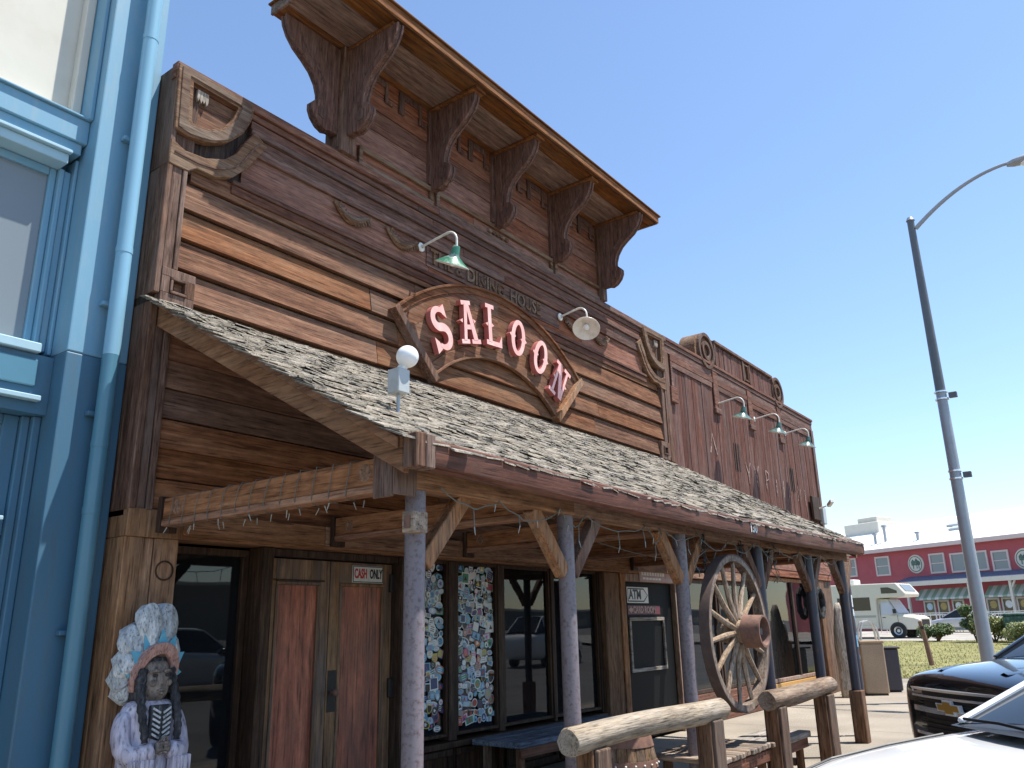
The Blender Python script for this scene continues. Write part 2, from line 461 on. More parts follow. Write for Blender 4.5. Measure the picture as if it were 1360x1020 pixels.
def sheet(name, x0, x1, y0, y1, z, mat, nx=1, ny=1, follow=True, kind='structure'):
    mb = MB(); vs = []; fs = []
    for i in range(nx + 1):
        for j in range(ny + 1):
            x = x0 + (x1 - x0) * i / nx; y = y0 + (y1 - y0) * j / ny
            vs.append((x, y, z + (rise(x) if follow else 0)))
    for i in range(nx):
        for j in range(ny):
            a = i * (ny + 1) + j
            fs.append((a, a + ny + 1, a + ny + 2, a + 1))
    mb.add(vs, fs)
    return mb.build(name, mat, kind=kind, smooth='all')

xs = [-400, -60, 0] + list(range(20, 70, 4)) + [80, 120, 900]
mb = MB(); vs = []; fs = []
for x in xs:
    for y in (-700, -40, 40, 900):
        vs.append((x, y, -.15 + rise(x)))
for i in range(len(xs) - 1):
    for j in range(3):
        a = i * 4 + j
        fs.append((a, a + 4, a + 5, a + 1))
mb.add(vs, fs).build('ground', 'asphalt', kind='structure')
# sidewalk in slabs with joints, kerb in front
mb = MB()
for i in range(16):
    x = -22 + i * 2.96
    for y0, y1 in ((-3.44, -2.2), (-2.19, -.96), (-.95, .05)):
        mb.box(x, x + 2.95, y0, y1, -.2, 0)
mb.build('sidewalk', 'concrete', kind='structure', bevel=.006)
MB().box(-22, 25.2, -3.62, -3.45, -.2, .004).build('kerb', 'kerb', kind='structure', bevel=.02)
MB().box(20.9, 25.2, .06, 14, -.2, -.002).build('side_pavement', 'concrete', kind='structure')
sheet('grass_lot', 25.2, 49.5, -3.4, 30, .015, 'grass', 16, 8)
sheet('cross_street', 49.5, 66, -60, 60, .02, 'paleroad', 6, 1)
mb = MB()
for i in range(14000):
    x = 25.3 + 24 * random.random() ** 1.5; y = random.uniform(-2.6, 10.5)
    h = random.uniform(.03, .10); a = random.uniform(0, 6.28); w = random.uniform(.008, .02)
    z = .01 + rise(x)
    dx, dy = math.cos(a) * w, math.sin(a) * w
    lx, ly = random.uniform(-.06, .06), random.uniform(-.06, .06)
    mb.add([(x - dx, y - dy, z), (x + dx, y + dy, z), (x + lx, y + ly, z + h)], [(0, 1, 2)])
o = mb.build('grass', 'blade', kind='stuff')
o['label'] = 'patchy green and straw coloured grass on the vacant lot'; o['category'] = 'grass'

# ================================================================== SALOON
sal = thing('saloon_building', 'weathered brown wooden western saloon with false front and shingled porch', 'building', (3.15, 0, 0))
CX = 7.8            # middle of the horizontally sided front
mir = lambda pts: [(2 * CX - x, z) for x, z in pts]

# rear shell of the building
mb = MB()
mb.box(3.18, 20.7, .30, 14, 2.46, 6.3)
mb.box(3.18, 3.28, .30, 14, 0, 2.46); mb.box(20.6, 20.7, .30, 14, 0, 2.46); mb.box(3.28, 20.6, 13.9, 14, 0, 2.46)
mb.build('rear_wall', 'boards', sal)
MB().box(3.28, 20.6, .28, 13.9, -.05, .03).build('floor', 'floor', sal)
MB().box(20.5, 20.595, .3, 13.9, .03, 2.40).box(3.28, 15.7, 4.0, 4.1, .03, 2.46).box(3.28, 20.6, .31, 13.9, 2.40, 2.455).box(15.7, 15.8, .3, 4.1, .03, 2.40).build('dark_lining', 'black', sal)  # black sheets added so the rooms behind the glass stay dark

def lap(mb, x0, x1, z0, z1, y, minlen=2.2, maxlen=4.5, tilt=.022, zz=None):
    """one course of lap siding, butt jointed"""
    x = x0
    while x < x1 - .01:
        e = x + random.uniform(minlen, maxlen)
        if x1 - e < .8:
            e = x1
        dz = random.uniform(-.004, .004); dy = random.uniform(-.004, .004)
        g = .0025
        pts = [(y - tilt + dy, z0 + dz), (y + .02, z0 + dz), (y + .02, z1 + dz), (y - .004 + dy, z1 - .006 + dz)]
        vs = [(xx, py, pz) for xx in (x + g, e - g) for py, pz in pts]
        mb.add(vs, [(0, 1, 2, 3), (7, 6, 5, 4), (0, 4, 5, 1), (1, 5, 6, 2), (2, 6, 7, 3), (3, 7, 4, 0)])
        x = e

# upper siding: seven courses from the porch roof to the frieze
mb = MB()
z = 3.98
for i in range(5):
    lap(mb, 3.34, 12.36, z, z + .262, .0, tilt=.042)
    z += .28
z0 = z
lap(mb, 3.4, 12.2, 5.38, 5.56, .005, tilt=.02)
mb.build('siding', 'siding', sal, bevel=.003)
MB().box(3.16, 20.72, .021, .29, 2.46, 6.4).build('backing_wall', 'dark', sal)
# siding under the porch roof
mb = MB()
z = 2.52
for i in range(6):
    lap(mb, 3.34, 12.4, z, z + .24, .0, tilt=.02)
    z += .245
mb.build('porch_siding', 'siding_lifted', sal, bevel=.003)

# frieze and mouldings
mb = MB()
lap(mb, 3.9, 11.7, 5.57, 5.93, .0, 2, 3.4, tilt=.006)
mb.build('frieze', 'siding_red', sal)
mb = MB()
for (a, b, d) in ((6.36, 6.45, .075), (6.29, 6.355, .045), (6.20, 6.285, .03), (6.13, 6.195, .05), (6.03, 6.125, .022), (5.93, 6.025, .038)):
    xa, xb = (3.14, 12.55) if a > 6.2 else (3.95, 11.65)
    x = xa
    while x < xb - .1:
        e = min(x + random.uniform(2.4, 4), xb)
        if xb - e < .6: e = xb
        mb.box(x + .001, e - .001, -d, .02, a, b)
        x = e
mb.box(3.8, 11.8, -.045, .02, 5.535, 5.575)
mb.box(3.8, 11.8, -.028, .02, 5.44, 5.53)
mb.build('cornice_moulding', 'darkx', sal, bevel=.006)

# corner trims, D-shaped ornament, scroll
D_out = [(3.15, 6.43), (3.94, 6.42), (3.91, 6.22), (3.83, 6.05), (3.7, 5.9), (3.52, 5.8), (3.3, 5.76), (3.17, 5.78)]
D_in = [(3.30, 6.31), (3.77, 6.30), (3.72, 6.15), (3.62, 6.0), (3.48, 5.92), (3.32, 5.9)]
S_scr = [(3.16, 5.68), (3.3, 5.62), (3.5, 5.64), (3.68, 5.72), (3.8, 5.84), (3.88, 6.0), (3.98, 6.16), (4.12, 6.06), (4.02, 5.9), (3.92, 5.74), (3.78, 5.58), (3.6, 5.50), (3.42, 5.50), (3.34, 5.44), (3.16, 5.44)]
def ring_between(mb, outer, inner, y0, y1):
    n = max(len(outer), len(inner))
    def rs(p, n):
        L = [0]
        q = p + [p[0]]
        for a, b in zip(q, q[1:]):
            L.append(L[-1] + math.hypot(b[0] - a[0], b[1] - a[1]))
        out = []
        for k in range(n):
            t = L[-1] * k / n
            for i in range(len(p)):
                if L[i + 1] >= t - 1e-9:
                    f = (t - L[i]) / (L[i + 1] - L[i]); a, b = q[i], q[i + 1]
                    out.append((a[0] + (b[0] - a[0]) * f, a[1] + (b[1] - a[1]) * f)); break
        return out
    n = 40
    A, B = rs(outer, n), rs(inner, n)
    vs = [(u, y1, v) for u, v in A] + [(u, y1, v) for u, v in B] + [(u, y0, v) for u, v in A] + [(u, y0, v) for u, v in B]
    fs = []
    for i in range(n):
        j = (i + 1) % n
        fs += [(i, j, n + j, n + i), (i, 2 * n + i, 2 * n + j, j), (n + i, n + j, 3 * n + j, 3 * n + i), (2 * n + i, 3 * n + i, 3 * n + j, 2 * n + j)]
    mb.add(vs, fs)
def shrink(pts, k, c=None):
    cx = sum(p[0] for p in pts) / len(pts); cz = sum(p[1] for p in pts) / len(pts)
    return [(cx + (x - cx) * k, cz + (z - cz) * k) for x, z in pts]
for side in (0, 1):
    f = mir if side else (lambda p: p)
    bx = (lambda a, b: (2 * CX - b, 2 * CX - a)) if side else (lambda a, b: (a, b))
    mb = MB()
    ring_between(mb, f(D_out), f(D_in), .02, -.085)
    ring_between(mb, f(shrink(D_out, .93)), f(shrink(D_in, 1.16)), -.08, -.095)
    orn = mb.build('corner_ornament', 'trim', sal, bevel=.005)
    MB().pxz(f(D_in), .02, -.02).build('ornament_panel', 'siding', orn)
    mb = MB()
    x0, x1 = bx(3.40, 3.46)
    for k in range(4):
        xa, xb = bx(3.36 + k * .028, 3.385 + k * .028)
        mb.pxz([(xa, 6.28), (xb, 6.28), (xb, 6.20 - .012 * (k % 2)), ((xa + xb) / 2, 6.165 - .012 * (k % 2)), (xa, 6.20 - .012 * (k % 2))], -.021, -.06)
    mb.build('ornament_leaf', 'drift', orn)
    MB().pxz(f(S_scr), .02, -.066).build('corner_scroll', 'trim', sal, bevel=.006)
    mb = MB(); mb.ribbon(f([(3.2, 5.565), (3.42, 5.555), (3.6, 5.58), (3.78, 5.67), (3.88, 5.8), (3.95, 5.93), (4.03, 6.05)]), .012, -.066, -.075, lambda u, v, d: (u, d, v))
    mb.build('scroll_bead', 'darkx', sal)
    mb = MB()
    a, b = bx(3.155, 3.205); mb.box(a, b, -.06, .25, 4.26, 5.44)
    a, b = bx(3.21, 3.30); mb.box(a, b, -.045, .02, 4.50, 5.44)
    a, b = bx(3.304, 3.345); mb.box(a, b, -.06, .02, 4.50, 5.44)
    a, b = bx(3.155, 3.205); mb.box(a, b, -.06, .25, 5.445, 6.44)
    a, b = bx(3.206, 3.4); mb.box(a, b, -.03, .02, 5.45, 6.3)
    mb.build('corner_board', 'trimz', sal, bevel=.005)
    mb = MB()
    a, b = bx(3.207, 3.51); mb.frame(a, b, 4.2, 4.495, .075, -.07, .02)
    a, b = bx(3.285, 3.432); mb.frame(a, b, 4.278, 4.417, .022, -.085, .02)
    mb.build('corner_block', 'trimz', sal, bevel=.004)
    a, b = bx(3.308, 3.409)
    MB().box(a, b, -.012, .02, 4.301, 4.394).build('block_recess', 'dark', sal)
# left lower corner board under the roof
MB().box(3.155, 3.215, -.05, .25, 2.5, 4.19).box(3.222, 3.29, -.035, .02, 2.5, 4.19).box(3.296, 3.35, -.05, .02, 2.5, 4.19).build('corner_board', 'trimz', sal, bevel=.006)

# carved garlands on the frieze
def garland(x0, flip=1):
    mb = MB()
    P = [(x0 + .50 * t * flip, 5.885 - .11 * math.sin(math.pi * min(t * 1.15, 1)) - .05 * t) for t in [i / 14 for i in range(15)]]
    mb.tube([(u, -.03, v) for u, v in P], [.018 + .03 * math.sin(math.pi * i / 14) for i in range(15)], 8)
    for i in range(1, 14):
        u, v = P[i]
        for sgn in (1, -1):
            mb.bar((u, -.05, v), (u + .05 * flip, -.035, v + sgn * .045), .02, .02)
    return mb.build('garland', 'trim', sal, smooth=True)
for x, fl in ((5.0, 1), (5.75, 1), (2 * CX - 5.0, -1), (2 * CX - 5.75, -1)):
    garland(x, fl)

# raised frieze lettering board
mb = MB(); mb.box(6.42, 9.2, -.018, -.004, 5.66, 5.915)
nb = mb.build('name_board', 'darkx', sal)
mb = MB()
fn = lambda x0, z: (lambda u, v, d: (x0 + u, d, z + v))
for wd, wx in (('THE', 6.47), ('&', 6.93), ('DINING', 7.13), ('HOUSE', 8.02)):
    MB().text(wd, .255, fn(wx, 5.79), -.019, -.038, squash=.86, bold=.005).build('carved_word', 'trim', nb)

# ---- false front (raised middle)
mb = MB()
zz = [6.45, 6.70, 7.02, 7.30, 7.56, 7.8]
for a, b in zip(zz, zz[1:]):
    lap(mb, 5.2, 10.44, a, b, .0, 2, 3.2, tilt=.012)
ff = mb.build('false_front', 'siding_red', sal, bevel=.003)
MB().box(5.0, 10.45, .021, .14, 6.44, 7.76).build('false_front_backing', 'dark', ff)
for a, b in ((5.30, 6.50), (6.56, 9.06), (9.12, 10.42)):
    mb = MB()
    mb.frame(a, b, 6.462, 6.70, .055, -.05, -.013)
    mb.box(a, b, -.035, .0, 6.452, 6.461)
    mb.build('panel_moulding', 'trim', ff, bevel=.005)
mb = MB(); mb.cur = 0
for q in range(5):
    mb.ball((7.62 + q * .09, -.03, 6.58), .035, 8, 6, (1.3, .6, .8))
mb.build('carved_rosette', 'trim', ff, smooth=True)
# key pattern under the cornice
xs_ = [5.2, 6.52, 7.76, 9.13, 10.44]
for a, b in zip(xs_, xs_[1:]):
    mb = MB()
    w = (b - a - .22) / 2
    for k in range(2):
        x = a + .14 + k * (w + .02)
        mb.box(x, x + .09, -.035, -.013, 7.44, 7.74)
        mb.box(x + .09, x + w * .62, -.035, -.013, 7.66, 7.74)
        mb.box(x + w * .62, x + w * .62 + .05, -.035, -.013, 7.46, 7.74)
        mb.box(x + w * .62 + .05, x + w * .85, -.035, -.013, 7.46, 7.51)
    mb.build('key_pattern', 'bracket', ff, bevel=.005)
# corner posts of the false front
for (a, b) in ((4.98, 5.19), (10.36, 10.47)):
    mb = MB(); mb.box(a, b, -.12, .15, 6.452, 7.75)
    p = mb.build('corner_post', 'trimz', ff, bevel=.006)
    mb = MB()
    if a < 6:
        mb.box(a - .012, a - .001, -.07, -.055, 6.5, 6.66).box(a - .012, a - .001, .05, .065, 6.5, 6.66).box(a - .012, a - .001, -.07, .065, 6.665, 6.68)
        mb.build('post_bead', 'trimz', p)

# ---- cornice with soffit
CZ, CY0, CX0, CX1 = 7.765, -.86, 4.2, 10.93
mb = MB()
y = .14
while y > CY0 + .02:
    y2 = max(y - .24, CY0 + .012)
    mb.box(CX0 + .012, CX1 - .012, y2 + .004, y, CZ, CZ + .03)
    y = y2
cor = mb.build('cornice', 'soffit', sal, bevel=.003)
mb = MB()
mb.box(CX0, CX1, CY0 - .02, CY0 + .01, CZ - .015, CZ + .10)
mb.box(CX0 - .02, CX0 + .01, CY0 + .011, .14, CZ - .015, CZ + .10)
mb.box(CX1 - .01, CX1 + .02, CY0 + .011, .14, CZ - .015, CZ + .10)
mb.box(CX0 - .045, CX1 + .045, CY0 - .045, .16, CZ + .101, CZ + .125)
mb.build('fascia', 'soffit', cor, bevel=.005)
for x in (5.12, 6.5, 7.75, 9.11, 10.42):
    MB().box(x - .09, x + .09, CY0 + .06, -.02, CZ - .045, CZ - .002).build('soffit_batten', 'soffit', cor, bevel=.006)

# ---- scroll brackets.  profile (d outward, z)
prof = [(.74, 7.72), (.72, 7.62), (.67, 7.52), (.58, 7.42), (.46, 7.34), (.36, 7.26), (.285, 7.15), (.25, 7.04), (.245, 6.955), (.30, 6.93), (.345, 6.88), (.345, 6.81), (.31, 6.73), (.24, 6.66), (.16, 6.63), (.10, 6.65)]
def bracket(fn, scale=1):
    core = [(d * .985 - .006, z) for d, z in prof]
    mb = MB()
    for t0, t1, pr in ((-.05, -.022, prof), (.022, .05, prof), (-.0215, .0215, core)):
        mb.prism([(.0, 7.72)] + [(d * scale, z) for d, z in pr] + [(.0, 6.65)], t0, t1, fn)
    o = mb.build('bracket', 'bracket', cor, bevel=.004)
    mb = MB()
    inner = [(d * .82 - .03, z + .02) for d, z in prof[1:9]]
    for t0, t1 in ((-.058, -.0505), (.0505, .058)):
        mb.ribbon([(d * scale, z) for d, z in inner], .02, t0, t1, fn)
        mb.prism([(.20, 6.74), (.27, 6.76), (.27, 6.86), (.2, 6.9), (.16, 6.82)], t0, t1, fn)
    mb.build('bracket_bead', 'bracket', o)
    return o
bracket(lambda d, z, t: (5.09 + t, -.12 - d, z))
for x, y in ((6.5, 0), (7.74, 0), (9.11, 0), (10.4, -.1)):
    bracket(lambda d, z, t: (x + t, y - .01 - d, z))
    if y == 0:
        MB().box(x - .09, x + .09, -.055, -.0, 6.72, 7.72).build('bracket_backboard', 'bracket', cor, bevel=.005)
bracket(lambda d, z, t: (4.98 - d, .0 + t, z))
bracket(lambda d, z, t: (10.47 + d * .55, .04 + t, z))

# ---- vertical-board wall on the right
def column_boards(mb, x0, x1, zb, zt, y):
    x = x0
    while x < x1 - .02:
        e = min(x + random.uniform(.10, .17), x1)
        dy = random.uniform(-.007, .007)
        mb.box(x + .0015, e - .0015, y - .022 + dy, y + .02, zb + random.uniform(-.01, .01), zt)
        x = e
mb = MB(); column_boards(mb, 12.6, 20.66, 2.46, 6.17, .0)
bw = mb.build('board_wall', 'boards', sal, bevel=.003)
mb = MB()
mb.box(12.45, 20.74, -.07, .29, 6.40, 6.46).box(12.45, 20.72, -.05, .02, 6.32, 6.395).box(12.45, 20.72, -.035, .02, 6.18, 6.315)
mb.build('cornice_moulding', 'darkx', bw, bevel=.006)
mb = MB()
for x in (12.46, 20.56):
    mb.box(x, x + .16, -.055, .02, 4.2, 6.175)
mb.box(12.46, 12.62, -.05, .02, 2.46, 4.195).box(20.56, 20.72, -.05, .25, 2.46, 4.195)
mb.build('corner_board', 'trimz', bw, bevel=.006)
mb = MB()
drops = [14.66, 16.44, 18.24]
edges = [12.62] + drops + [20.56]
for i in range(4):
    a, b = edges[i], edges[i + 1]
    mb.box(a + .1, b - .1, -.05, -.03, 6.06, 6.175)
    mb.frame(a + .2, b - .2, 5.86, 6.05, .0601, -.06, -.03) if False else mb.box(a + .17, b - .14, -.045, -.03, 5.95, 6.055)
    mb.box(a + .1, a + .165, -.05, -.03, 5.50, 6.055)
mb.build('bay_moulding', 'darkx', bw, bevel=.005)
for x in drops:
    MB().box(x - .1, x + .1, -.06, -.03, 5.556, 6.3).box(x - .13, x + .16, -.085, -.03, 5.45, 5.555).build('pilaster_drop', 'darkx', bw, bevel=.006)
MB().box(12.6, 12.86, -.085, -.03, 5.28, 5.56).build('trim_block', 'darkx', bw, bevel=.006)
# small vents / shutters in the boards
for x, zt in ((15.35, 5.0), (18.6, 4.95)):
    mb = MB()
    for k in range(3):
        mb.box(x + k * .11, x + k * .11 + .05, -.034, -.0295, zt - .55, zt)
    mb.build('wall_slot', 'dark', bw)
# worn paint strokes low on the boards
mb = MB()
def stroke(pts, w):
    mb.ribbon(pts, w, -.0302, -.0312, lambda u, v, d: (u, d, v))
for x, pat in ((14.2, 'A'), (15.9, 'Y'), (16.35, 'Y'), (17.0, 'P'), (17.6, 'I'), (18.05, 'I'), (18.4, 'N'), (19.0, 'N'), (19.5, 'I')):
    zb = 4.28 - .012 * (x - 14); j = lambda: random.uniform(-.03, .03)
    if pat == 'Y':
        stroke([(x, zb + .42), (x + .12, zb + .2 + j()), (x + .13, zb)], .035); stroke([(x + .26, zb + .45), (x + .13, zb + .2)], .03)
    elif pat == 'P':
        stroke([(x, zb), (x + .02, zb + .42)], .035); stroke([(x + .02, zb + .42), (x + .17, zb + .38), (x + .16, zb + .25), (x + .02, zb + .2)], .03)
    elif pat == 'N':
        stroke([(x, zb), (x + .03, zb + .35), (x + .2, zb + .05), (x + .22, zb + .4)], .03)
    elif pat == 'A':
        stroke([(x, zb + .35), (x + .13, zb + .75 + j()), (x + .3, zb + .35)], .04)
    else:
        stroke([(x, zb - .05), (x + .03, zb + .33 + j())], .035)
M['wornpaint'] = paint('worn_white_lettering', (.40, .30, .26), .9, (.14, .055, .04), 1, 18, lo=.44, hi=.60)
mb.build('worn_lettering', 'wornpaint', bw)
# crest with round scrolls
mb = MB()
cr = [(13.9, 6.46)]
for i in range(13):
    a = math.pi * (1.05 - i * .55 / 12)
    cr.append((14.30 + .40 * math.cos(a), 6.60 + .40 * math.sin(a)))
for i in range(13):
    a = math.pi * (.5 - i * .55 / 12)
    cr.append((18.24 + .40 * math.cos(a), 6.60 + .40 * math.sin(a)))
cr.append((18.64, 6.46))
mb.pxz(cr, -.02, .32)
cre = mb.build('crest', 'trim', sal, bevel=.008)
for a, b in ((14.86, 16.2), (16.62, 18.0)):
    mb = MB(); column_boards(mb, a, b, 6.47, 6.9, -.022); mb.build('crest_boards', 'boards', cre)
mb = MB()
mb.box(14.75, 17.98, -.09, -.0201, 6.925, 6.985)
for x in (14.74, 16.2, 16.56, 17.98):
    mb.box(x, x + .06, -.075, -.0201, 6.47, 6.92)
mb.frame(16.28, 16.54, 6.5, 6.88, .04, -.07, -.0201)
mb.build('crest_moulding', 'trimz', cre, bevel=.005)
for x in (14.36, 18.32):
    mb = MB()
    for r0 in (.33, .16):
        mb.ribbon([(x + r0 * math.cos(2 * math.pi * k / 28), 6.66 + r0 * math.sin(2 * math.pi * k / 28)) for k in range(28)], .075, -.02, -.075, lambda u, v, d: (u, d, v), True)
    mb.build('crest_scroll', 'trimz', cre, bevel=.006)

# ---- storefront below the porch
SY = .12
def sx(x): return x * 1.02
# left pilaster with panel and ring
mb = MB()
mb.box(3.16, 3.30, -.04, .25, 0, 2.30).box(3.305, 3.40, -.02, .25, 0, 2.30).box(3.405, 3.60, -.035, .25, 0, 2.30)
mb.box(3.16, 3.62, -.05, .25, 2.302, 2.515)
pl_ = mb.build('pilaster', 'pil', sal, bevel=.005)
mb = MB(); mb.ribbon([(3.5 + .07 * math.cos(2 * math.pi * k / 24), 2.06 + .07 * math.sin(2 * math.pi * k / 24)) for k in range(24)], .012, -.035, -.042, lambda u, v, d: (u, d, v), True)
mb.build('carved_ring', 'dark', pl_)
# header over everything
mb = MB()
mb.box(3.62, 12.6, -.03, .25, 2.305, 2.515)
mb.box(12.62, 15.85, -.02, .25, 2.3, 2.455)
mb.build('wall_header', 'beamx', sal, bevel=.006)
mb = MB()
x = 3.62
for e in (5.0, 6.9, 8.95, 10.75, 12.4):
    mb.box(x + .002, e - .002, -.12, -.031, 2.335, 2.51); x = e
mb.build('wall_ledger', 'beamx', sal, bevel=.008)

def window(x0, x1, z0, z1, y, fmat='dark', fw_=.05, glass='glass', name='window'):
    mb = MB(); mb.frame(x0, x1, z0, z1, fw_, y - .03, y + .06)
    f = mb.build(name, fmat, sal, bevel=.004)
    MB().box(x0 + fw_, x1 - fw_, y + .01, y + .016, z0 + fw_, z1 - fw_).build('pane', glass, f)
    return f
window(3.62, 4.42, .15, 2.28, SY + .1, fw_=.06)
MB().box(3.61, 4.42, .06, .25, 0, .149).build('base_panel', 'dark', sal)
mb = MB(); mb.box(4.43, 4.54, .0, .25, 0, 2.30).box(6.12, 6.26, .0, .25, 0, 2.30).box(4.545, 6.115, .05, .25, 2.235, 2.30)
mb.build('door_jamb', 'dark', sal, bevel=.005)
def door_leaf(x0, x1, cut):
    z0, z1 = .03, 2.225
    mb = MB()
    st = .115
    mb.box(x0, x0 + st, .13, .18, z0, z1).box(x1 - st, x1, .13, .18, z0, z1)
    mb.box(x0 + st + .001, x1 - st - .001, .13, .18, z1 - cut, z1).box(x0 + st + .001, x1 - st - .001, .13, .18, z0, z0 + .25)
    d = mb.build('door', 'doorframe', sal, bevel=.004)
    mb = MB(); a, b, c, e = x0 + st, x1 - st, z0 + .25, z1 - cut
    mb.frame(a, b, c, e, .03, .118, .16)
    mb.build('panel_moulding', 'doorframe', d, bevel=.005)
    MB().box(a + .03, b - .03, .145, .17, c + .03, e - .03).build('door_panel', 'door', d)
    return d
dl = door_leaf(4.555, 5.285, .20)
MB().box(4.64, 5.22, .122, .1295, 2.03, 2.045).build('drip_strip', 'dark', dl)
d2 = door_leaf(5.295, 6.105, .20)
for z in (1.95, .95):
    MB().box(6.06, 6.13, .095, .128, z, z + .18).build('hinge', 'iron', d2, bevel=.006)
MB().tube([(5.34, .12, 1.05), (5.34, .06, 1.05)], .012, 8).ball((5.34, .05, 1.05), .032).build('door_knob', 'rust', d2, smooth=True)
MB().box(5.305, 5.40, .124, .1299, .88, 1.24).build('kick_plate', 'iron', d2)
# sticker windows and plain windows
W = [(6.30, 6.93), (7.07, 7.80), (7.91, 8.90), (8.97, 10.05)]
wins = []
for (a, b) in W:
    wins.append(window(a, b, .50, 2.30, SY, fw_=.035))
mb = MB()
for a, b in ((6.265, 6.295), (6.935, 7.065), (7.805, 7.905), (8.905, 8.965), (10.055, 10.115)):
    mb.box(a, b, .075, .25, .46, 2.30)
mb.box(6.265, 10.12, .02, .25, .40, .458)
mb.build('window_mullion', 'dark', sal, bevel=.006)
mb = MB(); mb.box(6.265, 10.12, .10, .25, 0, .398)
for a, b in ((6.3, 6.98), (7.05, 7.85), (7.9, 8.95), (9.0, 10.1)):
    mb.frame(a, b, .03, .38, .06, .06, .099)
mb.build('bulkhead', 'dark', sal, bevel=.005)
mb = MB(); mb.box(10.12, 10.53, .0, .25, 0, 2.30)
mb.build('wall_post', 'beamx' if 0 else 'logpost', sal, bevel=.008)
# ATM doorway
mb = MB()
mb.box(10.54, 10.68, -.02, .25, 0, 2.30).box(12.28, 12.50, -.02, .25, 0, 2.30).box(10.682, 12.275, -.02, .25, 2.19, 2.30)
mb.build('door_frame', 'brace', sal, bevel=.006)
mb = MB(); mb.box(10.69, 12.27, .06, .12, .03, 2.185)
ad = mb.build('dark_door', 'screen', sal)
mb = MB(); mb.frame(10.84, 11.95, .92, 1.68, .05, .03, .0595)
mb.build('door_window_frame', 'plankx', ad, bevel=.004)
# bare wall between door and shop window
MB().box(12.52, 15.83, .06, .25, 0, .46).build('lower_boards', 'darkx', sal, bevel=.003)
for a, b in ((12.54, 14.1), (14.16, 15.82)):
    window(a, b, .47, 2.29, .1, fw_=.06)
# right shop window
mb = MB(); column_boards(mb, 15.85, 20.68, 2.455 - .0, 2.46, .0) if 0 else None
mb = MB()
for i, zz_ in enumerate((2.46, 2.60, 2.74)):
    mb.box(15.86, 20.6, -.07 - .01 * (i % 2), -.03, zz_, zz_ + .135)
mb.build('window_header', 'siding_red', sal, bevel=.006)
w = window(15.9, 19.55, .42, 2.44, .06, 'brace', .07, 'glassclear', 'shop_window')
MB().box(17.98, 18.07, .03, .1, .49, 2.37).build('window_bar', 'dark', w)
mb = MB(); mb.box(15.86, 19.6, .02, .2, .0, .405)
mb.build('yellow_bulkhead', 'yellow', sal, bevel=.006)
mb = MB(); mb.box(19.62, 20.0, -.05, .2, 0, 2.455).box(20.02, 20.7, -.01, .25, 0, 2.455)
mb.build('wall_post', 'logpost', sal, bevel=.01)
mb = MB(); mb.box(15.9, 19.6, .9, 1.0, .1, 1.1).box(16.4, 17.5, .5, .8, .03, .7)
mb.build('display_shelf', 'plankx', sal)

# stickers
cols = dict(white=(.82, .84, .84), pale=(.5, .66, .78), cyan=(.2, .48, .7), navy=(.04, .07, .2), red=(.5, .06, .05), yellow=(.6, .5, .08), green=(.06, .3, .17), purple=(.18, .12, .36), black=(.02, .02, .02), grey=(.35, .36, .36), orange=(.6, .2, .05), pink=(.6, .15, .3))
for k, c in cols.items():
    M['st_' + k] = paint('sticker_' + k, c, .35)
keys = list(cols)
def sticker_shape(kind, r):
    if kind == 0: return [(r * math.cos(2 * math.pi * i / 18), r * math.sin(2 * math.pi * i / 18)) for i in range(18)]
    if kind == 1: return [(-r * 1.25, -r * .7), (r * 1.25, -r * .7), (r * 1.25, r * .7), (-r * 1.25, r * .7)]
    if kind == 2: return [(-r * .85, r), (r * .85, r), (r * .85, -.1 * r), (.45 * r, -.75 * r), (0, -r), (-.45 * r, -.75 * r), (-r * .85, -.1 * r)]
    if kind == 3: return [(r * math.cos(math.pi / 3 * i), r * math.sin(math.pi / 3 * i)) for i in range(6)]
    if kind == 4: return [(1.35 * r * math.cos(2 * math.pi * i / 18), .75 * r * math.sin(2 * math.pi * i / 18)) for i in range(18)]
    return [(-r, -r), (r, -r), (r, r), (-r, r)]
def stick(mb, x, z, r, y):
    kind = random.choice([0, 0, 0, 1, 1, 2, 3, 4, 5]); a = random.uniform(-.35, .35)
    rot = lambda p: (x + p[0] * math.cos(a) - p[1] * math.sin(a), z + p[0] * math.sin(a) + p[1] * math.cos(a))
    sh = sticker_shape(kind, r)
    mb.cur = 0; mb.pxz([rot(p) for p in sh], y, y - .0008)
    mb.cur = 1; mb.pxz([rot((p[0] * .78, p[1] * .78)) for p in sh], y - .0009, y - .0014)
    mb.cur = 2
    t = random.random()
    if t < .4:
        for k in range(3):
            mb.pxz([rot(p) for p in ((-.5 * r, (k - 1) * .35 * r - .07 * r), (.5 * r, (k - 1) * .35 * r - .07 * r), (.5 * r, (k - 1) * .35 * r + .07 * r), (-.5 * r, (k - 1) * .35 * r + .07 * r))], y - .0015, y - .002)
    elif t < .75:
        q = [(math.cos(math.pi / 5 * i - .3) * r * (.5 if i % 2 else .24), math.sin(math.pi / 5 * i - .3) * r * (.5 if i % 2 else .24)) for i in range(10)]
        mb.pxz([rot(p) for p in q], y - .0015, y - .002)
    else:
        mb.pxz([rot(p) for p in ((-.45 * r, -.4 * r), (.05 * r, .45 * r), (.2 * r, .1 * r), (.5 * r, -.4 * r))], y - .0015, y - .002)
def triple():
    a = random.choices(keys, [10, 6, 4, 2, 1.2, 1, 1.2, 1, 3, 4, .6, .5])[0]
    b = random.choices(keys, [6, 6, 5, 3, 1, 1, 1, 1, 4, 3, .6, .6])[0]
    c = random.choices(keys, [5, 2, 2, 3, 2, 1, 1, 1, 6, 2, 1, 1])[0]
    return ['st_' + a, 'st_' + b, 'st_' + c]
allst = []
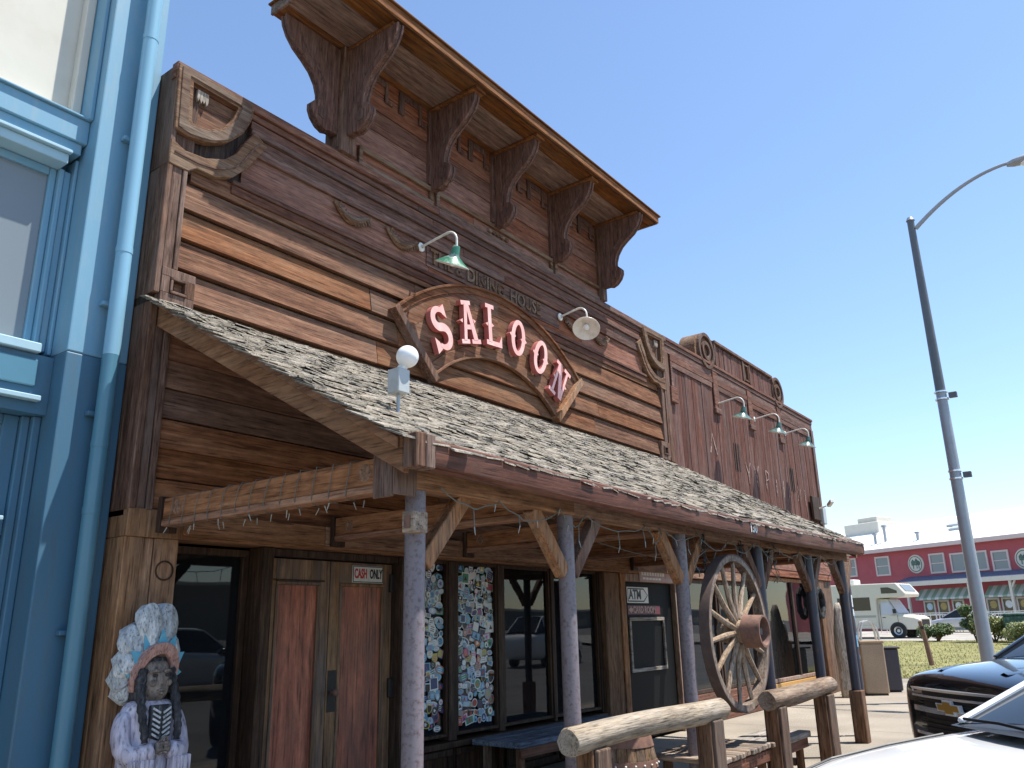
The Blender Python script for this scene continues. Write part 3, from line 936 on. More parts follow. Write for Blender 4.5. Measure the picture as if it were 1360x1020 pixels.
for wi, (a, b) in ((0, W[0]), (1, W[1])):
    x0, x1 = a + .06, b - .06
    cnt = 0
    zc = 2.22
    while zc > .60:
        xx = x0 + random.uniform(.02, .05)
        while xx < x1:
            r = random.uniform(.03, .066)
            allst.append((wi, min(xx, x1 - r * .5), zc + random.uniform(-.03, .03), r)); cnt += 1
            xx += r * random.uniform(1.6, 2.1)
        zc -= random.uniform(.062, .085)
allst.sort(key=lambda t: -t[3])
rest = MB()
for i, (wi, x, z, r) in enumerate(allst):
    y = SY + .0095 - random.choice([0, .0025, .005])
    if i < 100:
        mb = MB(); stick(mb, x, z, r, y)
        mb.build('sticker', triple(), wins[wi])
    else:
        k0 = len(rest.mi); stick(rest, x, z, r, y)
        a_, b_, c_ = [keys.index(t[3:]) for t in triple()]
        rest.mi[k0:] = [(a_, b_, c_)[q] for q in rest.mi[k0:]]
rest.build('small_stickers', ['st_' + k for k in keys], sal, kind='stuff')

# ---- porch
PY, EY = -2.62, -2.9
SL = (4.25 - 2.65) / 2.9
def roofz(y, x=7): return 4.25 + SL * y - .05 * math.sin(math.pi * min(max((x - 3.2) / 9, 0), 1)) * (-y / 2.9)
posts = [3.55, 5.17, 7.1, 9.05, 10.8, 12.25]
# deck + rafters
mb = MB()
for i in range(11):
    y0 = -.02 - i * .262; y1 = y0 - .258
    mb.add([(3.24, y0, roofz(y0, 3.2) - .125), (12.05 + .3 * (-y0 / 2.9), y0, roofz(y0, 12) - .125), (12.05 + .3 * (-y1 / 2.9), y1, roofz(y1, 12) - .125), (3.24, y1, roofz(y1, 3.2) - .125),
            (3.24, y0, roofz(y0, 3.2) - .145), (12.05 + .3 * (-y0 / 2.9), y0, roofz(y0, 12) - .145), (12.05 + .3 * (-y1 / 2.9), y1, roofz(y1, 12) - .145), (3.24, y1, roofz(y1, 3.2) - .145)],
           [(0, 1, 2, 3), (4, 7, 6, 5), (0, 4, 5, 1), (1, 5, 6, 2), (2, 6, 7, 3), (3, 7, 4, 0)])
roof = mb.build('porch_roof', 'dark', sal)
# shakes
mb = MB()
rows = 36
for i in range(rows):
    t0 = i / rows
    yb = EY - .06 + (2.96) * t0          # butt (lower) edge of this course
    x = 3.17 + random.uniform(-.1, 0)
    xend = 12.08 + .3 * (-yb / 2.9)
    while x < xend:
        w = random.uniform(.06, .19)
        g = random.uniform(.002, .009)
        th = random.uniform(.007, .014)
        yb2 = yb + random.uniform(-.012, .012) + (random.uniform(-.03, 0) if random.random() < .08 else 0)
        yt = min(yb + .21, .02)
        lift = random.uniform(.006, .015) + (.012 if random.random() < .07 else 0)
        tw = random.uniform(-.009, .009)
        x1 = min(x + w, xend + .03)
        zl = roofz(yb2, x); zh = roofz(yt, x)
        nz = .0
        vs = []
        for (xx, s_) in ((x, -1), (x1, 1)):
            vs += [(xx, yb2, zl - .035 + lift + tw * s_), (xx, yt, zh - .052), (xx, yt, zh - .044), (xx, yb2 + .003, zl - .035 + lift + th + tw * s_)]
        if True:
            mb.add(vs, [(0, 1, 2, 3), (7, 6, 5, 4), (0, 4, 5, 1), (1, 5, 6, 2), (2, 6, 7, 3), (3, 7, 4, 0)])
        x += w + g
mb.build('shingles', 'shake', roof)
# rake boards (both ends), fascia, soffit light strip
def rake(x, e, mat='beam'):
    mb = MB()
    mb.add([(x0, y, z) for x0 in (x, x + .055) for (y, z) in ((-.0, 4.21), (-.0, 4.0), (EY + .07, 2.43), (EY + .07, 2.635))], [(0, 1, 2, 3), (7, 6, 5, 4), (0, 4, 5, 1), (1, 5, 6, 2), (2, 6, 7, 3), (3, 7, 4, 0)])
    mb.add([(x0, y, z) for x0 in (x - .02 * e, x - .001 * e) for (y, z) in ((-.03, 4.215), (-.03, 4.15), (EY + .1, 2.57), (EY + .1, 2.64))], [(0, 1, 2, 3), (7, 6, 5, 4), (0, 4, 5, 1), (1, 5, 6, 2), (2, 6, 7, 3), (3, 7, 4, 0)])
    return mb.build('rake_board', mat, roof, bevel=.006)
M['rake'] = wood('rake_board_wood', [(.085, .04, .021), (.19, .09, .046), (.27, .132, .068), (.35, .2, .11)], 'Y', 14, .45, var=.25, grey=(.2, .13, .085), greyamt=.5)
rake(3.225, 1, 'rake')
mb = MB(); x = 12.05
mb.add([(x0 + .3 * (-y / 2.9), y, z) for x0 in (x, x + .055) for (y, z) in ((-.0, 4.19), (-.0, 4.0), (EY + .07, 2.42), (EY + .07, 2.6))], [(0, 1, 2, 3), (7, 6, 5, 4), (0, 4, 5, 1), (1, 5, 6, 2), (2, 6, 7, 3), (3, 7, 4, 0)])
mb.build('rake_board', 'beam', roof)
def sag(x): return -.045 * math.sin(math.pi * min(max((x - 3.2) / 9.1, 0), 1))
mb = MB()
rings = []
for i in range(25):
    x = 3.36 + 9.0 * i / 24
    c = EY + .0; zc = 2.545 + sag(x)
    rings.append([(x, c + .03, zc - .09), (x, c - .01, zc - .095), (x, c - .045, zc - .07), (x, c - .055, zc), (x, c - .045, zc + .07), (x, c - .01, zc + .09), (x, c + .03, zc + .09)])
mb.loft(rings)
fa = mb.build('fascia', 'fascia', roof, smooth=True)
MB().box(3.20, 3.275, EY - .06, EY + .05, 2.45, 2.645).box(3.28, 3.355, EY - .06, EY + .05, 2.45, 2.645).build('fascia_end', 'trimz', fa, bevel=.006)
mb = MB()
mb.text('130', .13, lambda u, v, d: (8.05 + u, d, 2.54 + sag(8.2) + v), EY - .0552, EY - .058, bold=.003)
mb.build('house_number', 'signwhite', fa)
mb = MB()
x = 3.3
for e in (5.2, 7.12, 9.0, 10.82, 12.5):
    mb.box(x + .002, e - .002, PY - .075, PY + .075, 2.385, 2.56); x = e
eb = mb.build('eave_beam', 'beamx', sal, bevel=.008)
# plate blocks above posts
mb = MB(); mb.box(3.275, 3.46, PY - .10, PY - .078, 2.33, 2.58).box(3.275, 3.297, PY - .0775, PY + .085, 2.32, 2.60)
mb.build('beam_bracket', 'trimz', eb, bevel=.006)
# cross beams
for i, x in enumerate((3.42, 5.12, 7.0, 8.98, 10.75, 12.2)):
    mb = MB()
    mb.box(x - .05, x + .05, PY + .08, -.125, 2.425, 2.585)
    mb.box(x - .06, x + .06, PY + .08, -.125, 2.375, 2.424)
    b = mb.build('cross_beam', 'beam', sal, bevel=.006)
    for yy in (PY + .25, -.35):
        mb = MB(); mb.prism([(yy + .055 * math.cos(2 * math.pi * k / 20), 2.505 + .055 * math.sin(2 * math.pi * k / 20)) for k in range(20)], x - .052, x - .0505, lambda u, v, d: (d, u, v))
        mb.build('carved_ring', 'beamx', b)
    MB().box(x - .075, x + .075, -.17, -.121, 2.33, 2.60).build('beam_hanger', 'dark', b, bevel=.005)
# round posts with knee braces
for i, x in enumerate(posts):
    mat = 'postm' if i < 3 else 'postd'
    mb = MB(); mb.tube([(x, PY, 0), (x, PY, 1.2), (x, PY, 2.384)], .062, 20)
    p = mb.build('porch_post', mat, sal, smooth=True)
    for s_ in ((1,) if i == 0 else (-1, 1)):
        mb = MB()
        mb.bar((x + s_ * .055, PY, 1.96), (x + s_ * .44, PY, 2.40), .085, .105, (0, 0, 1))
        mb.build('knee_brace', 'brace' if (i < 3 and not (i == 1 and s_ == 1)) else 'trimz', p, bevel=.006)
    if i == 5:
        MB().box(x - .085, x + .085, PY - .085, PY + .085, 0, .66).build('post_sleeve', 'logpost', p, bevel=.008)

# ================================================================== things on the saloon
# arched sign
SC, SZ, RO, RI = 7.70, 2.97, 2.70, 1.80
sg = thing('arched_sign', 'arched wooden sign board with pink raised letters above the porch roof', 'sign', (SC, 0, 4.3))
HA = R(43.5)
arc = lambda r, n=40, h=HA: [(SC + r * math.sin(-h + 2 * h * i / n), SZ + r * math.cos(-h + 2 * h * i / n)) for i in range(n + 1)]
mb = MB()
# sign back is made of planks laid like the siding
o_, i_ = arc(RO - .02), arc(RI + .02)
k = 0
for i in range(0, 40, 5):
    for (ra, rb) in ((RI + .02, RI + .32), (RI + .322, RI + .6), (RI + .602, RO - .02)):
        pa = [(SC + ra * math.sin(-HA + 2 * HA * q / 40), SZ + ra * math.cos(-HA + 2 * HA * q / 40)) for q in range(i, i + 6)]
        pb = [(SC + rb * math.sin(-HA + 2 * HA * q / 40), SZ + rb * math.cos(-HA + 2 * HA * q / 40)) for q in range(i, i + 6)]
        mb.pxz(pa + pb[::-1], -.035, -.062 - .003 * (k % 3)); k += 1
mb.build('sign_panel', 'siding', sg)
mb = MB()
F = lambda u, v, d: (u, d, v)
mb.ribbon(arc(RO - .05), .09, -.04, -.085, F)
mb.ribbon(arc(RI + .075), .13, -.04, -.08, F)
mb.ribbon(arc(RO - .005), .03, -.04, -.115, F)
mb.ribbon(arc(RI + .012), .03, -.04, -.10, F)
sb = mb.build('sign_border', 'siding', sg, bevel=.004)
for s_ in (-1, 1):
    a = HA * s_
    p = lambda r: (SC + r * math.sin(a), SZ + r * math.cos(a))
    MB().ribbon([p(RI - .04), p(RO + .02)], .09, -.03, -.15, F).build('sign_end_board', 'trimz' if s_ < 0 else 'brace', sg, bevel=.006)

def glyph(ch):
    """heavy slab letters in a unit cell, u in +-0.35, v in +-0.5"""
    mb = MB(); d0, d1 = 0, 1
    def poly(pts, e=0): mb.prism(pts, d0, d1 - e, lambda u, v, d: (u, v, d))
    def rect(a, b, c, d, e=0): poly([(a, c), (b, c), (b, d), (a, d)], e)
    if ch == 'O':
        n = 36
        mb.ribbon([(.255 * math.cos(2 * math.pi * k / n), .41 * math.sin(2 * math.pi * k / n)) for k in range(n)], [.11 + .05 * abs(math.cos(2 * math.pi * k / n)) for k in range(n)], d0, d1, lambda u, v, d: (u, v, d), True)
        for s_ in (-1, 1):
            poly([(s_ * .33, .06), (s_ * .42, 0), (s_ * .33, -.06)], .02)
            poly([(s_ * .18, .05), (s_ * .12, 0), (s_ * .18, -.05)], .02)
    elif ch == 'S':
        P = []
        for k in range(19):
            a = R(35 + k * (235 / 18)); P.append((.03 + .235 * math.cos(a), .225 + .20 * math.sin(a)))
        for k in range(1, 19):
            a = R(90 - k * (235 / 18)); P.append((.03 + .25 * math.cos(a), -.205 + .225 * math.sin(a)))
        ws = [.08 + .11 * math.sin(math.pi * i / (len(P) - 1)) ** .7 for i in range(len(P))]
        mb.ribbon(P, ws, d0, d1, lambda u, v, d: (u, v, d))
        poly([(.15, .44), (.34, .50), (.34, .18), (.20, .30)], .02)
        poly([(-.14, -.44), (-.36, -.52), (-.34, -.16), (-.20, -.28)], .02)
    elif ch == 'A':
        poly([(-.29, -.42), (-.17, -.42), (.04, .42), (-.09, .42)])
        poly([(.13, -.42), (.31, -.42), (.11, .42), (-.02, .42)], .015)
        rect(-.17, .19, -.17, -.06, .03)
        rect(-.20, .20, .40, .5, .045)
        rect(-.40, -.06, -.5, -.40, .045); rect(.04, .42, -.5, -.40, .045)
        poly([(-.25, -.02), (-.34, .03), (-.22, .08)], .05); poly([(.25, -.02), (.34, .03), (.22, .08)], .05)
    elif ch == 'L':
        rect(-.23, -.08, -.42, .42)
        rect(-.33, .05, .40, .5, .015)
        rect(-.33, .26, -.5, -.385, .03)
        poly([(.16, -.5), (.37, -.5), (.37, -.2), (.28, -.34)], .045)
        poly([(-.24, -.05), (-.34, 0), (-.24, .05)], .05); poly([(-.06, -.05), (.04, 0), (-.06, .05)], .05)
    elif ch == 'N':
        rect(-.28, -.18, -.42, .42); rect(.18, .28, -.42, .42)
        poly([(-.28, .46), (-.10, .46), (.29, -.46), (.11, -.46)], .015)
        rect(-.40, -.12, .40, .5, .03); rect(.06, .42, .40, .5, .03); rect(-.40, -.04, -.5, -.40, .045)
        poly([(-.29, -.05), (-.38, 0), (-.29, .05)], .05); poly([(.30, -.05), (.39, 0), (.30, .05)], .05)
    return mb
LH, LW, LR = .53, .44, 2.235
LC, LZ = 7.67, 2.955
for ch, deg in zip('SALOON', (-31.0, -17.2, -4.6, 8.8, 22.0, 35.0)):
    g = glyph(ch); a = R(deg); b = a * .8
    for i, (u, v, d) in enumerate(g.v):
        u *= LW; v *= LH
        x = LC + LR * math.sin(a) + u * math.cos(b) + v * math.sin(b)
        z = LZ + LR * math.cos(a) - u * math.sin(b) + v * math.cos(b)
        g.v[i] = (x, -.085 - .075 * d, z)
    front = [i for i, f in enumerate(g.f) if all(g.v[q][1] < -.152 for q in f)]
    for i in front: g.mi[i] = 1
    o = g.build('letter', ['pinkside', 'pink'], sg)
    o['label'] = 'pink raised letter ' + ch if ch not in 'O' else 'pink raised letter O with side spurs'

# gooseneck lamps
def lamp(x, z, label, out=.55, drop=.30, tilt=(0, 0, -1), shade_r=.20, mat='green', y0=-.03, group='gooseneck sign lamps', plate=True, sc=1):
    t = thing('gooseneck_lamp', label, 'lamp', (x, y0, z), 0, group)
    P = [(x, y0, z), (x, y0 - out * .45, z + .03), (x, y0 - out * .8, z + .05)]
    for k in range(1, 7):
        a = R(90 - k * 15)
        P.append((x, y0 - out * .8 - .13 * math.cos(a), z - .08 + .13 * math.sin(a)))
    end = Vector((x, y0 - out * .8 - .13, z - .16)); P.append(end)
    tv = Vector(tilt).normalized()
    MB().tube(P, .014 * sc, 10).build('arm', 'white', t, smooth=True)
    mb = MB(); mb.lathe([(.0, 0), (.055, 0), (.055, .015), (.02, .03)], (x, y0, z), (0, -1, 0), 16)
    mb.build('wall_plate', 'white', t, smooth=True)
    hs = shade_r
    mb = MB()
    mb.lathe([(.0, -.01), (.03, -.01), (.04, .0), (.055, .10), (.065, .115), (hs * .55, .15), (hs * .93, .205), (hs, .21), (hs, .216), (hs * .92, .212), (hs * .5, .165), (.05, .135), (.0, .135)], end, tv, 32)
    k = 13
    mb.mi = [1 if i // 32 >= 7 else 0 for i in range(len(mb.mi))]
    mb.build('shade', [mat, 'white'], t, smooth=True)
    mb = MB(); mb.ball(end + tv * .185, .045, 14, 8)
    mb.build('bulb', 'globe', t, smooth='all')
    return t
lamp(6.3, 5.84, 'green and white gooseneck lamp upper left of the arched letters', .53, tilt=(.1, .42, -.88))
lamp(9.21, 5.84, 'white gooseneck lamp at right of the arch, turned so its pale underside shows', .40, tilt=(-.55, -.25, -.8), shade_r=.19, mat='white')
lamp(14.72, 5.67, 'left of three dark green gooseneck lamps on the vertical boards', .5, tilt=(.05, .3, -.95), mat='dgreen')
lamp(16.66, 5.72, 'middle of three dark green gooseneck lamps on the vertical boards', .5, tilt=(.05, .3, -.95), mat='dgreen')
lamp(18.58, 5.74, 'right of three dark green gooseneck lamps on the vertical boards', .5, tilt=(.05, .3, -.95), mat='dgreen')

# porch pendant lamp by the ATM door
t = thing('porch_lamp', 'dark enamel lamp hanging under the porch by the machine doorway', 'lamp', (11.55, -.7, 2.35))
MB().tube([(11.55, -.7, 2.75), (11.55, -.7, 2.36)], .012, 8).build('stem', 'iron', t, smooth=True)
MB().lathe([(.0, .12), (.04, .12), (.05, .02), (.09, -.01), (.21, -.06), (.215, -.075), (.19, -.06), (.05, -.02), (0, -.02)], (11.55, -.7, 2.37), n=28).build('shade', 'iron', t, smooth=True)

# floodlight globe on the shakes
t = thing('globe_floodlight', 'round white globe bulb on a grey box spiked into the roof shakes', 'floodlight', (3.79, -2.22, 3.02))
MB().tube([(3.79, -2.22, 2.98), (3.79, -2.22, 3.13)], .012, 8).build('spike', 'steelgrey', t, smooth=True)
MB().box(3.735, 3.845, -2.275, -2.165, 3.12, 3.29).build('box', 'greybox', t, bevel=.006)
MB().tube([(3.80, -2.23, 3.288), (3.815, -2.25, 3.33)], [.035, .03], 14).build('socket', 'white', t, smooth=True)
MB().ball((3.825, -2.265, 3.385), .078, 24, 14).build('bulb', 'globe', t, smooth='all')

# security camera box at the far right corner
t = thing('security_camera', 'white security camera on a dark box at the end of the board wall', 'camera', (20.3, -.05, 4.0))
MB().box(19.75, 20.3, -.12, -.06, 3.86, 4.42).build('mount_board', 'dark', t, bevel=.01)
MB().box(20.35, 20.6, -.16, -.06, 3.8, 4.2).build('box', 'greybox', t, bevel=.01)
MB().bar((20.2, -.35, 4.2), (20.0, -.5, 4.28), .09, .09).build('camera_body', 'white', t, bevel=.01)
MB().tube([(20.2, -.12, 4.15), (20.2, -.3, 4.2)], .02, 8).build('arm', 'white', t)

# junction box on the first post
t = thing('junction_box', 'small square weathered box mounted on the first porch post', 'box', (3.42, PY - .12, 2.17))
MB().box(3.37, 3.49, PY - .16, PY - .065, 2.12, 2.24).build('housing', 'plank', t, bevel=.006)
MB().box(3.36, 3.369, PY - .135, PY - .09, 2.145, 2.215).build('front_plate', 'rust', t)
MB().box(3.47, 3.52, PY - .066, PY - .05, 2.15, 2.21).build('mount', 'iron', t)

# signs
def plate(name, x0, x1, z0, z1, y, th, mat, label, cat='sign', bevel=.003):
    t = thing(name, label, cat, (x0, y, z0))
    MB().box(x0, x1, y - th, y, z0, z1).build('board', mat, t, bevel=bevel)
    return t
t = plate('cash_sign', 5.56, 5.97, 2.035, 2.20, .128, .008, 'signwhite', 'white sign reading CASH ONLY in red and black on the door')
fnx = lambda x0, z, y=0: (lambda u, v, d: (x0 + u, d, z + v))
MB().text('CASH', .125, fnx(5.582, 2.118), .1195, .117, bold=.004, squash=.52).build('red_lettering', 'signred', t)
MB().text('ONLY', .125, fnx(5.785, 2.118), .1195, .117, bold=.004, squash=.50).build('black_lettering', 'signblack', t)
MB().frame(5.565, 5.965, 2.04, 2.195, .007, .1172, .1198).build('border', 'signblack', t)

t = plate('age_sign', 5.72, 6.62, 2.345, 2.50, -.032, .006, 'beamx', 'brown notice reading NO Persons UNDER 21 ALLOWED above the doors')
MB().text('NO Persons', .10, fnx(5.86, 2.455), -.0385, -.041, bold=.002, squash=.95).text('UNDER 21 ALLOWED', .10, fnx(5.74, 2.375), -.0385, -.041, bold=.002, squash=.85).build('lettering', 'signwhite', t)
t = plate('green_light', 6.0, 6.2, 2.505, 2.535, -.03, .03, 'green', 'small green fixture above the brown age notice', 'light')

t = plate('machine_sign', 10.84, 11.50, 1.885, 2.115, .0595, .006, 'signwhite', 'white sign with ATM and an arrow on the dark door')
mb = MB(); mb.text('ATM', .19, fnx(10.90, 2.0), .053, .0505, bold=.006, squash=.95).build('lettering', 'signblack', t)
mb = MB(); mb.ribbon([(10.87, 1.91), (11.35, 1.91), (11.47, 2.0), (11.35, 2.09), (10.87, 2.09), (10.87, 1.91)], .018, .053, .0505, F).build('arrow_outline', 'signblack', t)
t = plate('card_room_sign', 10.84, 11.86, 1.72, 1.85, .0595, .006, 'redband', 'maroon sign reading CARD ROOM below the white arrow sign')
mb = MB(); mb.text('CARD ROOM', .13, fnx(11.0, 1.785), .053, .0505, bold=.004, squash=.9)
mb.pxz([(10.86, 1.785), (10.95, 1.835), (10.95, 1.81), (10.99, 1.81), (10.99, 1.76), (10.95, 1.76), (10.95, 1.735)], .053, .0505)
mb.build('lettering', 'signpink', t)
t = plate('notice_board', 11.1, 12.3, 2.195, 2.36, -.022, .012, 'signpink', 'faded pinkish notice board over the dark doorway')
MB().text('ENTRANCE', .085, fnx(11.15, 2.315), -.0345, -.037, squash=1.0).text('BAR & CARDS', .07, fnx(11.15, 2.23), -.0345, -.037).build('lettering', 'signwhite', t) if 0 else None
mb = MB()
for k in range(9):
    mb.box(11.16 + k * .085, 11.22 + k * .085, -.037, -.0345, 2.285, 2.335)
for k in range(6):
    mb.box(11.2 + k * .1, 11.28 + k * .1, -.037, -.0345, 2.225, 2.255)
mb.build('worn_marks', 'signwhite', t)

# string lights: wrapped round the first beam, and along the eave
t = thing('string_lights', 'string of small lights wrapped around the open porch end beam', 'string lights', (3.42, -1.3, 2.5), 0, 'light strings on the porch')
mb = MB(); P = []; bul = []
n = 170
for i in range(n):
    y = PY + .3 + 2.1 * i / n
    a = i / n * 13 * 2 * math.pi
    u, v = math.cos(a), math.sin(a)
    m_ = max(abs(u), abs(v)); P.append((3.42 + .068 * u / m_, y + random.uniform(-.004, .004), 2.48 + .116 * v / m_))
    if i % 9 == 3:
        bul.append(P[-1])
mb.tube(P, .003, 5).build('wire', 'wire', t, smooth=True)
for p in bul:
    q = Vector(p); q.z = 2.355; q.x += random.uniform(-.03, .03)
    MB().tube([q, q + Vector((random.uniform(-.02, .02), random.uniform(-.03, .03), -.045))], [.0045, .0025], 6).build('bulb', 'bulb', t)
t = thing('string_lights', 'sagging string of small lights along the front eave beam', 'string lights', (7.5, PY - .1, 2.4), 0, 'light strings on the porch')
mb = MB(); P = []; bul = []
x = 3.6
hooks = [3.65, 4.25, 4.95, 5.3, 6.3, 6.55, 7.3, 8.1, 8.75, 9.4, 10.2, 11.1, 11.8]
for a, b in zip(hooks, hooks[1:]):
    dep = random.uniform(.05, .17)
    for k in range(8):
        s_ = k / 8
        P.append((a + (b - a) * s_, PY - .10 + random.uniform(-.02, .02), 2.40 - dep * 4 * s_ * (1 - s_) + random.uniform(-.012, .012)))
mb.tube(P, .0045, 5)
for i in range(4, len(P), 3):
    q = Vector(P[i]); e = q + Vector((random.uniform(-.05, .05), random.uniform(-.02, .02), -random.uniform(.04, .14)))
    if random.random() < .5:
        mb.tube([q, e], .004, 5)
        bul.append(e)
    else:
        bul.append(q)
for hx in (7.35, 7.5, 9.2, 9.3, 9.45, 11.3):
    Q = [(hx + random.uniform(-.12, .12), PY - .09 + random.uniform(-.03, .03), 2.42 - .06 * k) for k in range(8)]
    mb.tube(Q, .0045, 5)
mb.build('wire', 'wire', t, smooth=True)
for q in bul:
    MB().tube([q, Vector(q) + Vector((random.uniform(-.02, .02), random.uniform(-.02, .02), -.05))], [.0045, .0025], 6).build('bulb', 'bulb', t)
t = tag(MB().tube([(7.2 + 3.4 * s / 12, -1.6 + .6 * s / 12, 2.42 - .04 * math.sin(math.pi * s / 12)) for s in range(13)], .006, 5).build('cable', 'wire', None, smooth=True), 'thin cable strung beneath the porch roof before the dark doorway', 'cable')

# ---- wagon wheel hung on chains
M['tyreiron'] = paint('shade_darkened_tyre', (.085, .058, .05), .8, (.16, .11, .085), .6, 9, .3)  # iron tread, with its shade darkened into the colour
WC = Vector((7.92, -2.76, 1.5)); WR = .735
t = thing('wagon_wheel', 'large wooden wagon wheel with rusty hub hanging from the porch beam', 'wheel', (7.92, -2.76, .77))
def ringmesh(r0, r1, y0, y1, n=64):
    mb = MB()
    prof = [(r0, y0), (r1, y0), (r1, y1), (r0, y1), (r0, y0)]
    mb.lathe([(r, -h) for r, h in prof], WC, (0, -1, 0), n)
    return mb
ringmesh(WR - .066, WR - .012, -.046, .046).build('rim', 'rim', t, smooth=True)
ringmesh(WR - .0115, WR, -.05, .05).build('tyre', 'tyreiron', t, smooth=True)
for k in range(14):
    a = 2 * math.pi * k / 14 + .12
    d = Vector((math.cos(a), 0, math.sin(a)))
    MB().tube([WC + d * .12 + Vector((0, -.02, 0)), WC + d * .35, WC + d * (WR - .07)], [.031, .027, .021], 8).build('spoke', 'wheel', t, smooth=True)
mb = MB(); mb.lathe([(0, .20), (.07, .20), (.075, .17), (.10, .165), (.105, .12), (.105, .04), (.128, .03), (.128, -.08), (.11, -.09), (.10, -.16), (0, -.16)], WC, (0, -1, 0), 28)
mb.build('hub', 'wheel', t, smooth=True)
mb = MB(); mb.lathe([(.118, .175), (.135, .175), (.135, .125), (.118, .125)], WC, (0, -1, 0), 28); mb.lathe([(.13, .285), (.15, .285), (.155, .10), (.135, .10), (.118, .12), (.125, .27), (.13, .285)], WC, (0, -1, 0), 28)
mb.build('hub_band', 'rust', t, smooth=True)
MB().lathe([(0, .25), (.035, .25), (.045, .2), (.05, .18)], WC, (0, -1, 0), 16).build('axle_end', 'iron', t, smooth=True)
def chain(x, z0, z1, lab):
    mb = MB()
    nl = int((z1 - z0) / .042)
    for i in range(nl):
        z = z0 + .042 * (i + .5)
        pts = [(math.cos(2 * math.pi * k / 10) * .014, math.sin(2 * math.pi * k / 10) * .03) for k in range(10)]
        Q = [(x + (u if i % 2 else 0), -2.7 + (0 if i % 2 else u), z + v) for u, v in pts]
        mb.tube(Q + [Q[0], Q[1]], .006, 5, False)
    tag(mb.build('chain', 'iron', smooth=True), lab, 'chain', 'chains of the wagon wheel')
chain(7.46, 2.02, 2.40, 'iron chain holding the left side of the wagon wheel')
chain(8.38, 2.02, 2.40, 'iron chain holding the right side of the wagon wheel')

# ---- log rails
M['logb'] = wood('brown_log_wood', [(.07, .04, .025), (.17, .11, .07), (.26, .18, .12), (.38, .29, .21)], 'X', 20, .7, var=.2, bump=.9, grey=(.36, .31, .26), greyamt=.5)
def lograil(x0, x1, y, z, r, supports, label, lm='log'):
    t = thing('log_rail', label, 'rail', ((x0 + x1) / 2, y, 0), 0, 'log hitching rails')
    mb = MB(); n = 22; m = 14
    ph = random.uniform(0, 9)
    rings = []
    for i in range(m + 1):
        x = x0 + (x1 - x0) * i / m
        rings.append([(x, y + math.cos(2 * math.pi * k / n) * r * (1 + .05 * math.sin(3 * x + k + ph) + .03 * math.sin(5 * k + 2)), z + .012 * math.sin(2.3 * x + ph) + math.sin(2 * math.pi * k / n) * r * (1 + .05 * math.sin(2.2 * x + k * .7 + ph))) for k in range(n)])
    e = .012
    for rr, xx in ((0, x0 - e), (m, x1 + e)):
        c = [(xx, y + (p[1] - y) * .9, z + (p[2] - z) * .9) for p in rings[rr]]
        rings.insert(0, c) if rr == 0 else rings.append(c)
    mb.loft(rings)
    mb.build('log', lm, t, smooth=True)
    for sx_, w in supports:
        MB().box(sx_ - w, sx_ + w, y - .085, y + .085, 0, z - r * .8).build('support_post', 'logpost', t, bevel=.012, seg=2)
        MB().box(sx_ - w - .03, sx_ - w - .002, y - .06, y + .06, 0, z - r * .75).build('side_board', 'logpost', t, bevel=.006)
    return t
lograil(4.66, 7.02, -2.92, .89, .088, ((4.95, .09), (6.78, .10)), 'pale weathered log rail in front of the barrel, nearest the camera')
lograil(8.12, 10.1, -2.92, .865, .092, ((8.32, .10), (9.85, .12)), 'log rail beyond the wagon wheel beside the leaning poles', 'logb')

# ---- benches
def bench(x0, x1, y0, y1, z, label, slats=True, mat='plank'):
    t = thing('bench', label, 'bench', ((x0 + x1) / 2, (y0 + y1) / 2, 0), 0, 'porch benches')
    mb = MB()
    if slats:
        x = x0
        while x < x1 - .02:
            w = random.uniform(.055, .085)
            e = min(x + w, x1)
            mb.box(x + .004, e - .004, y0 + random.uniform(-.012, .012), y1, z - .045, z + random.uniform(-.006, .004))
            x = e
    else:
        k = 3; w = (y1 - y0) / k
        for i in range(k):
            mb.box(x0 + random.uniform(-.01, .01), x1, y0 + i * w + .004, y0 + (i + 1) * w - .004, z - .06, z + random.uniform(-.004, .004))
    mb.build('seat', mat, t, bevel=.008)
    MB().box(x0 + .04, x1 - .04, y0 + .03, y0 + .07, z - .16, z - .062).build('apron', 'fascia', t, bevel=.006)
    for xx in (x0 + .1, x1 - .14):
        MB().box(xx, xx + .07, y0 + .08, y0 + .15, 0, z - .062).box(xx, xx + .07, y1 - .15, y1 - .08, 0, z - .062).box(xx + .01, xx + .06, y0 + .16, y1 - .16, .08, .15).build('leg_frame', 'logpost', t, bevel=.006)
    return t
bench(6.93, 8.2, -2.93, -2.25, .49, 'slatted bench below the wagon wheel with shadows across its seat')
bench(8.55, 9.65, -2.8, -2.3, .43, 'grey plank bench between the supports of the farther log rail', False, 'plankx')
bench(7.12, 9.75, -.72, -.06, .47, 'long worn blue bench under the plain dark windows', False, 'bluebench')

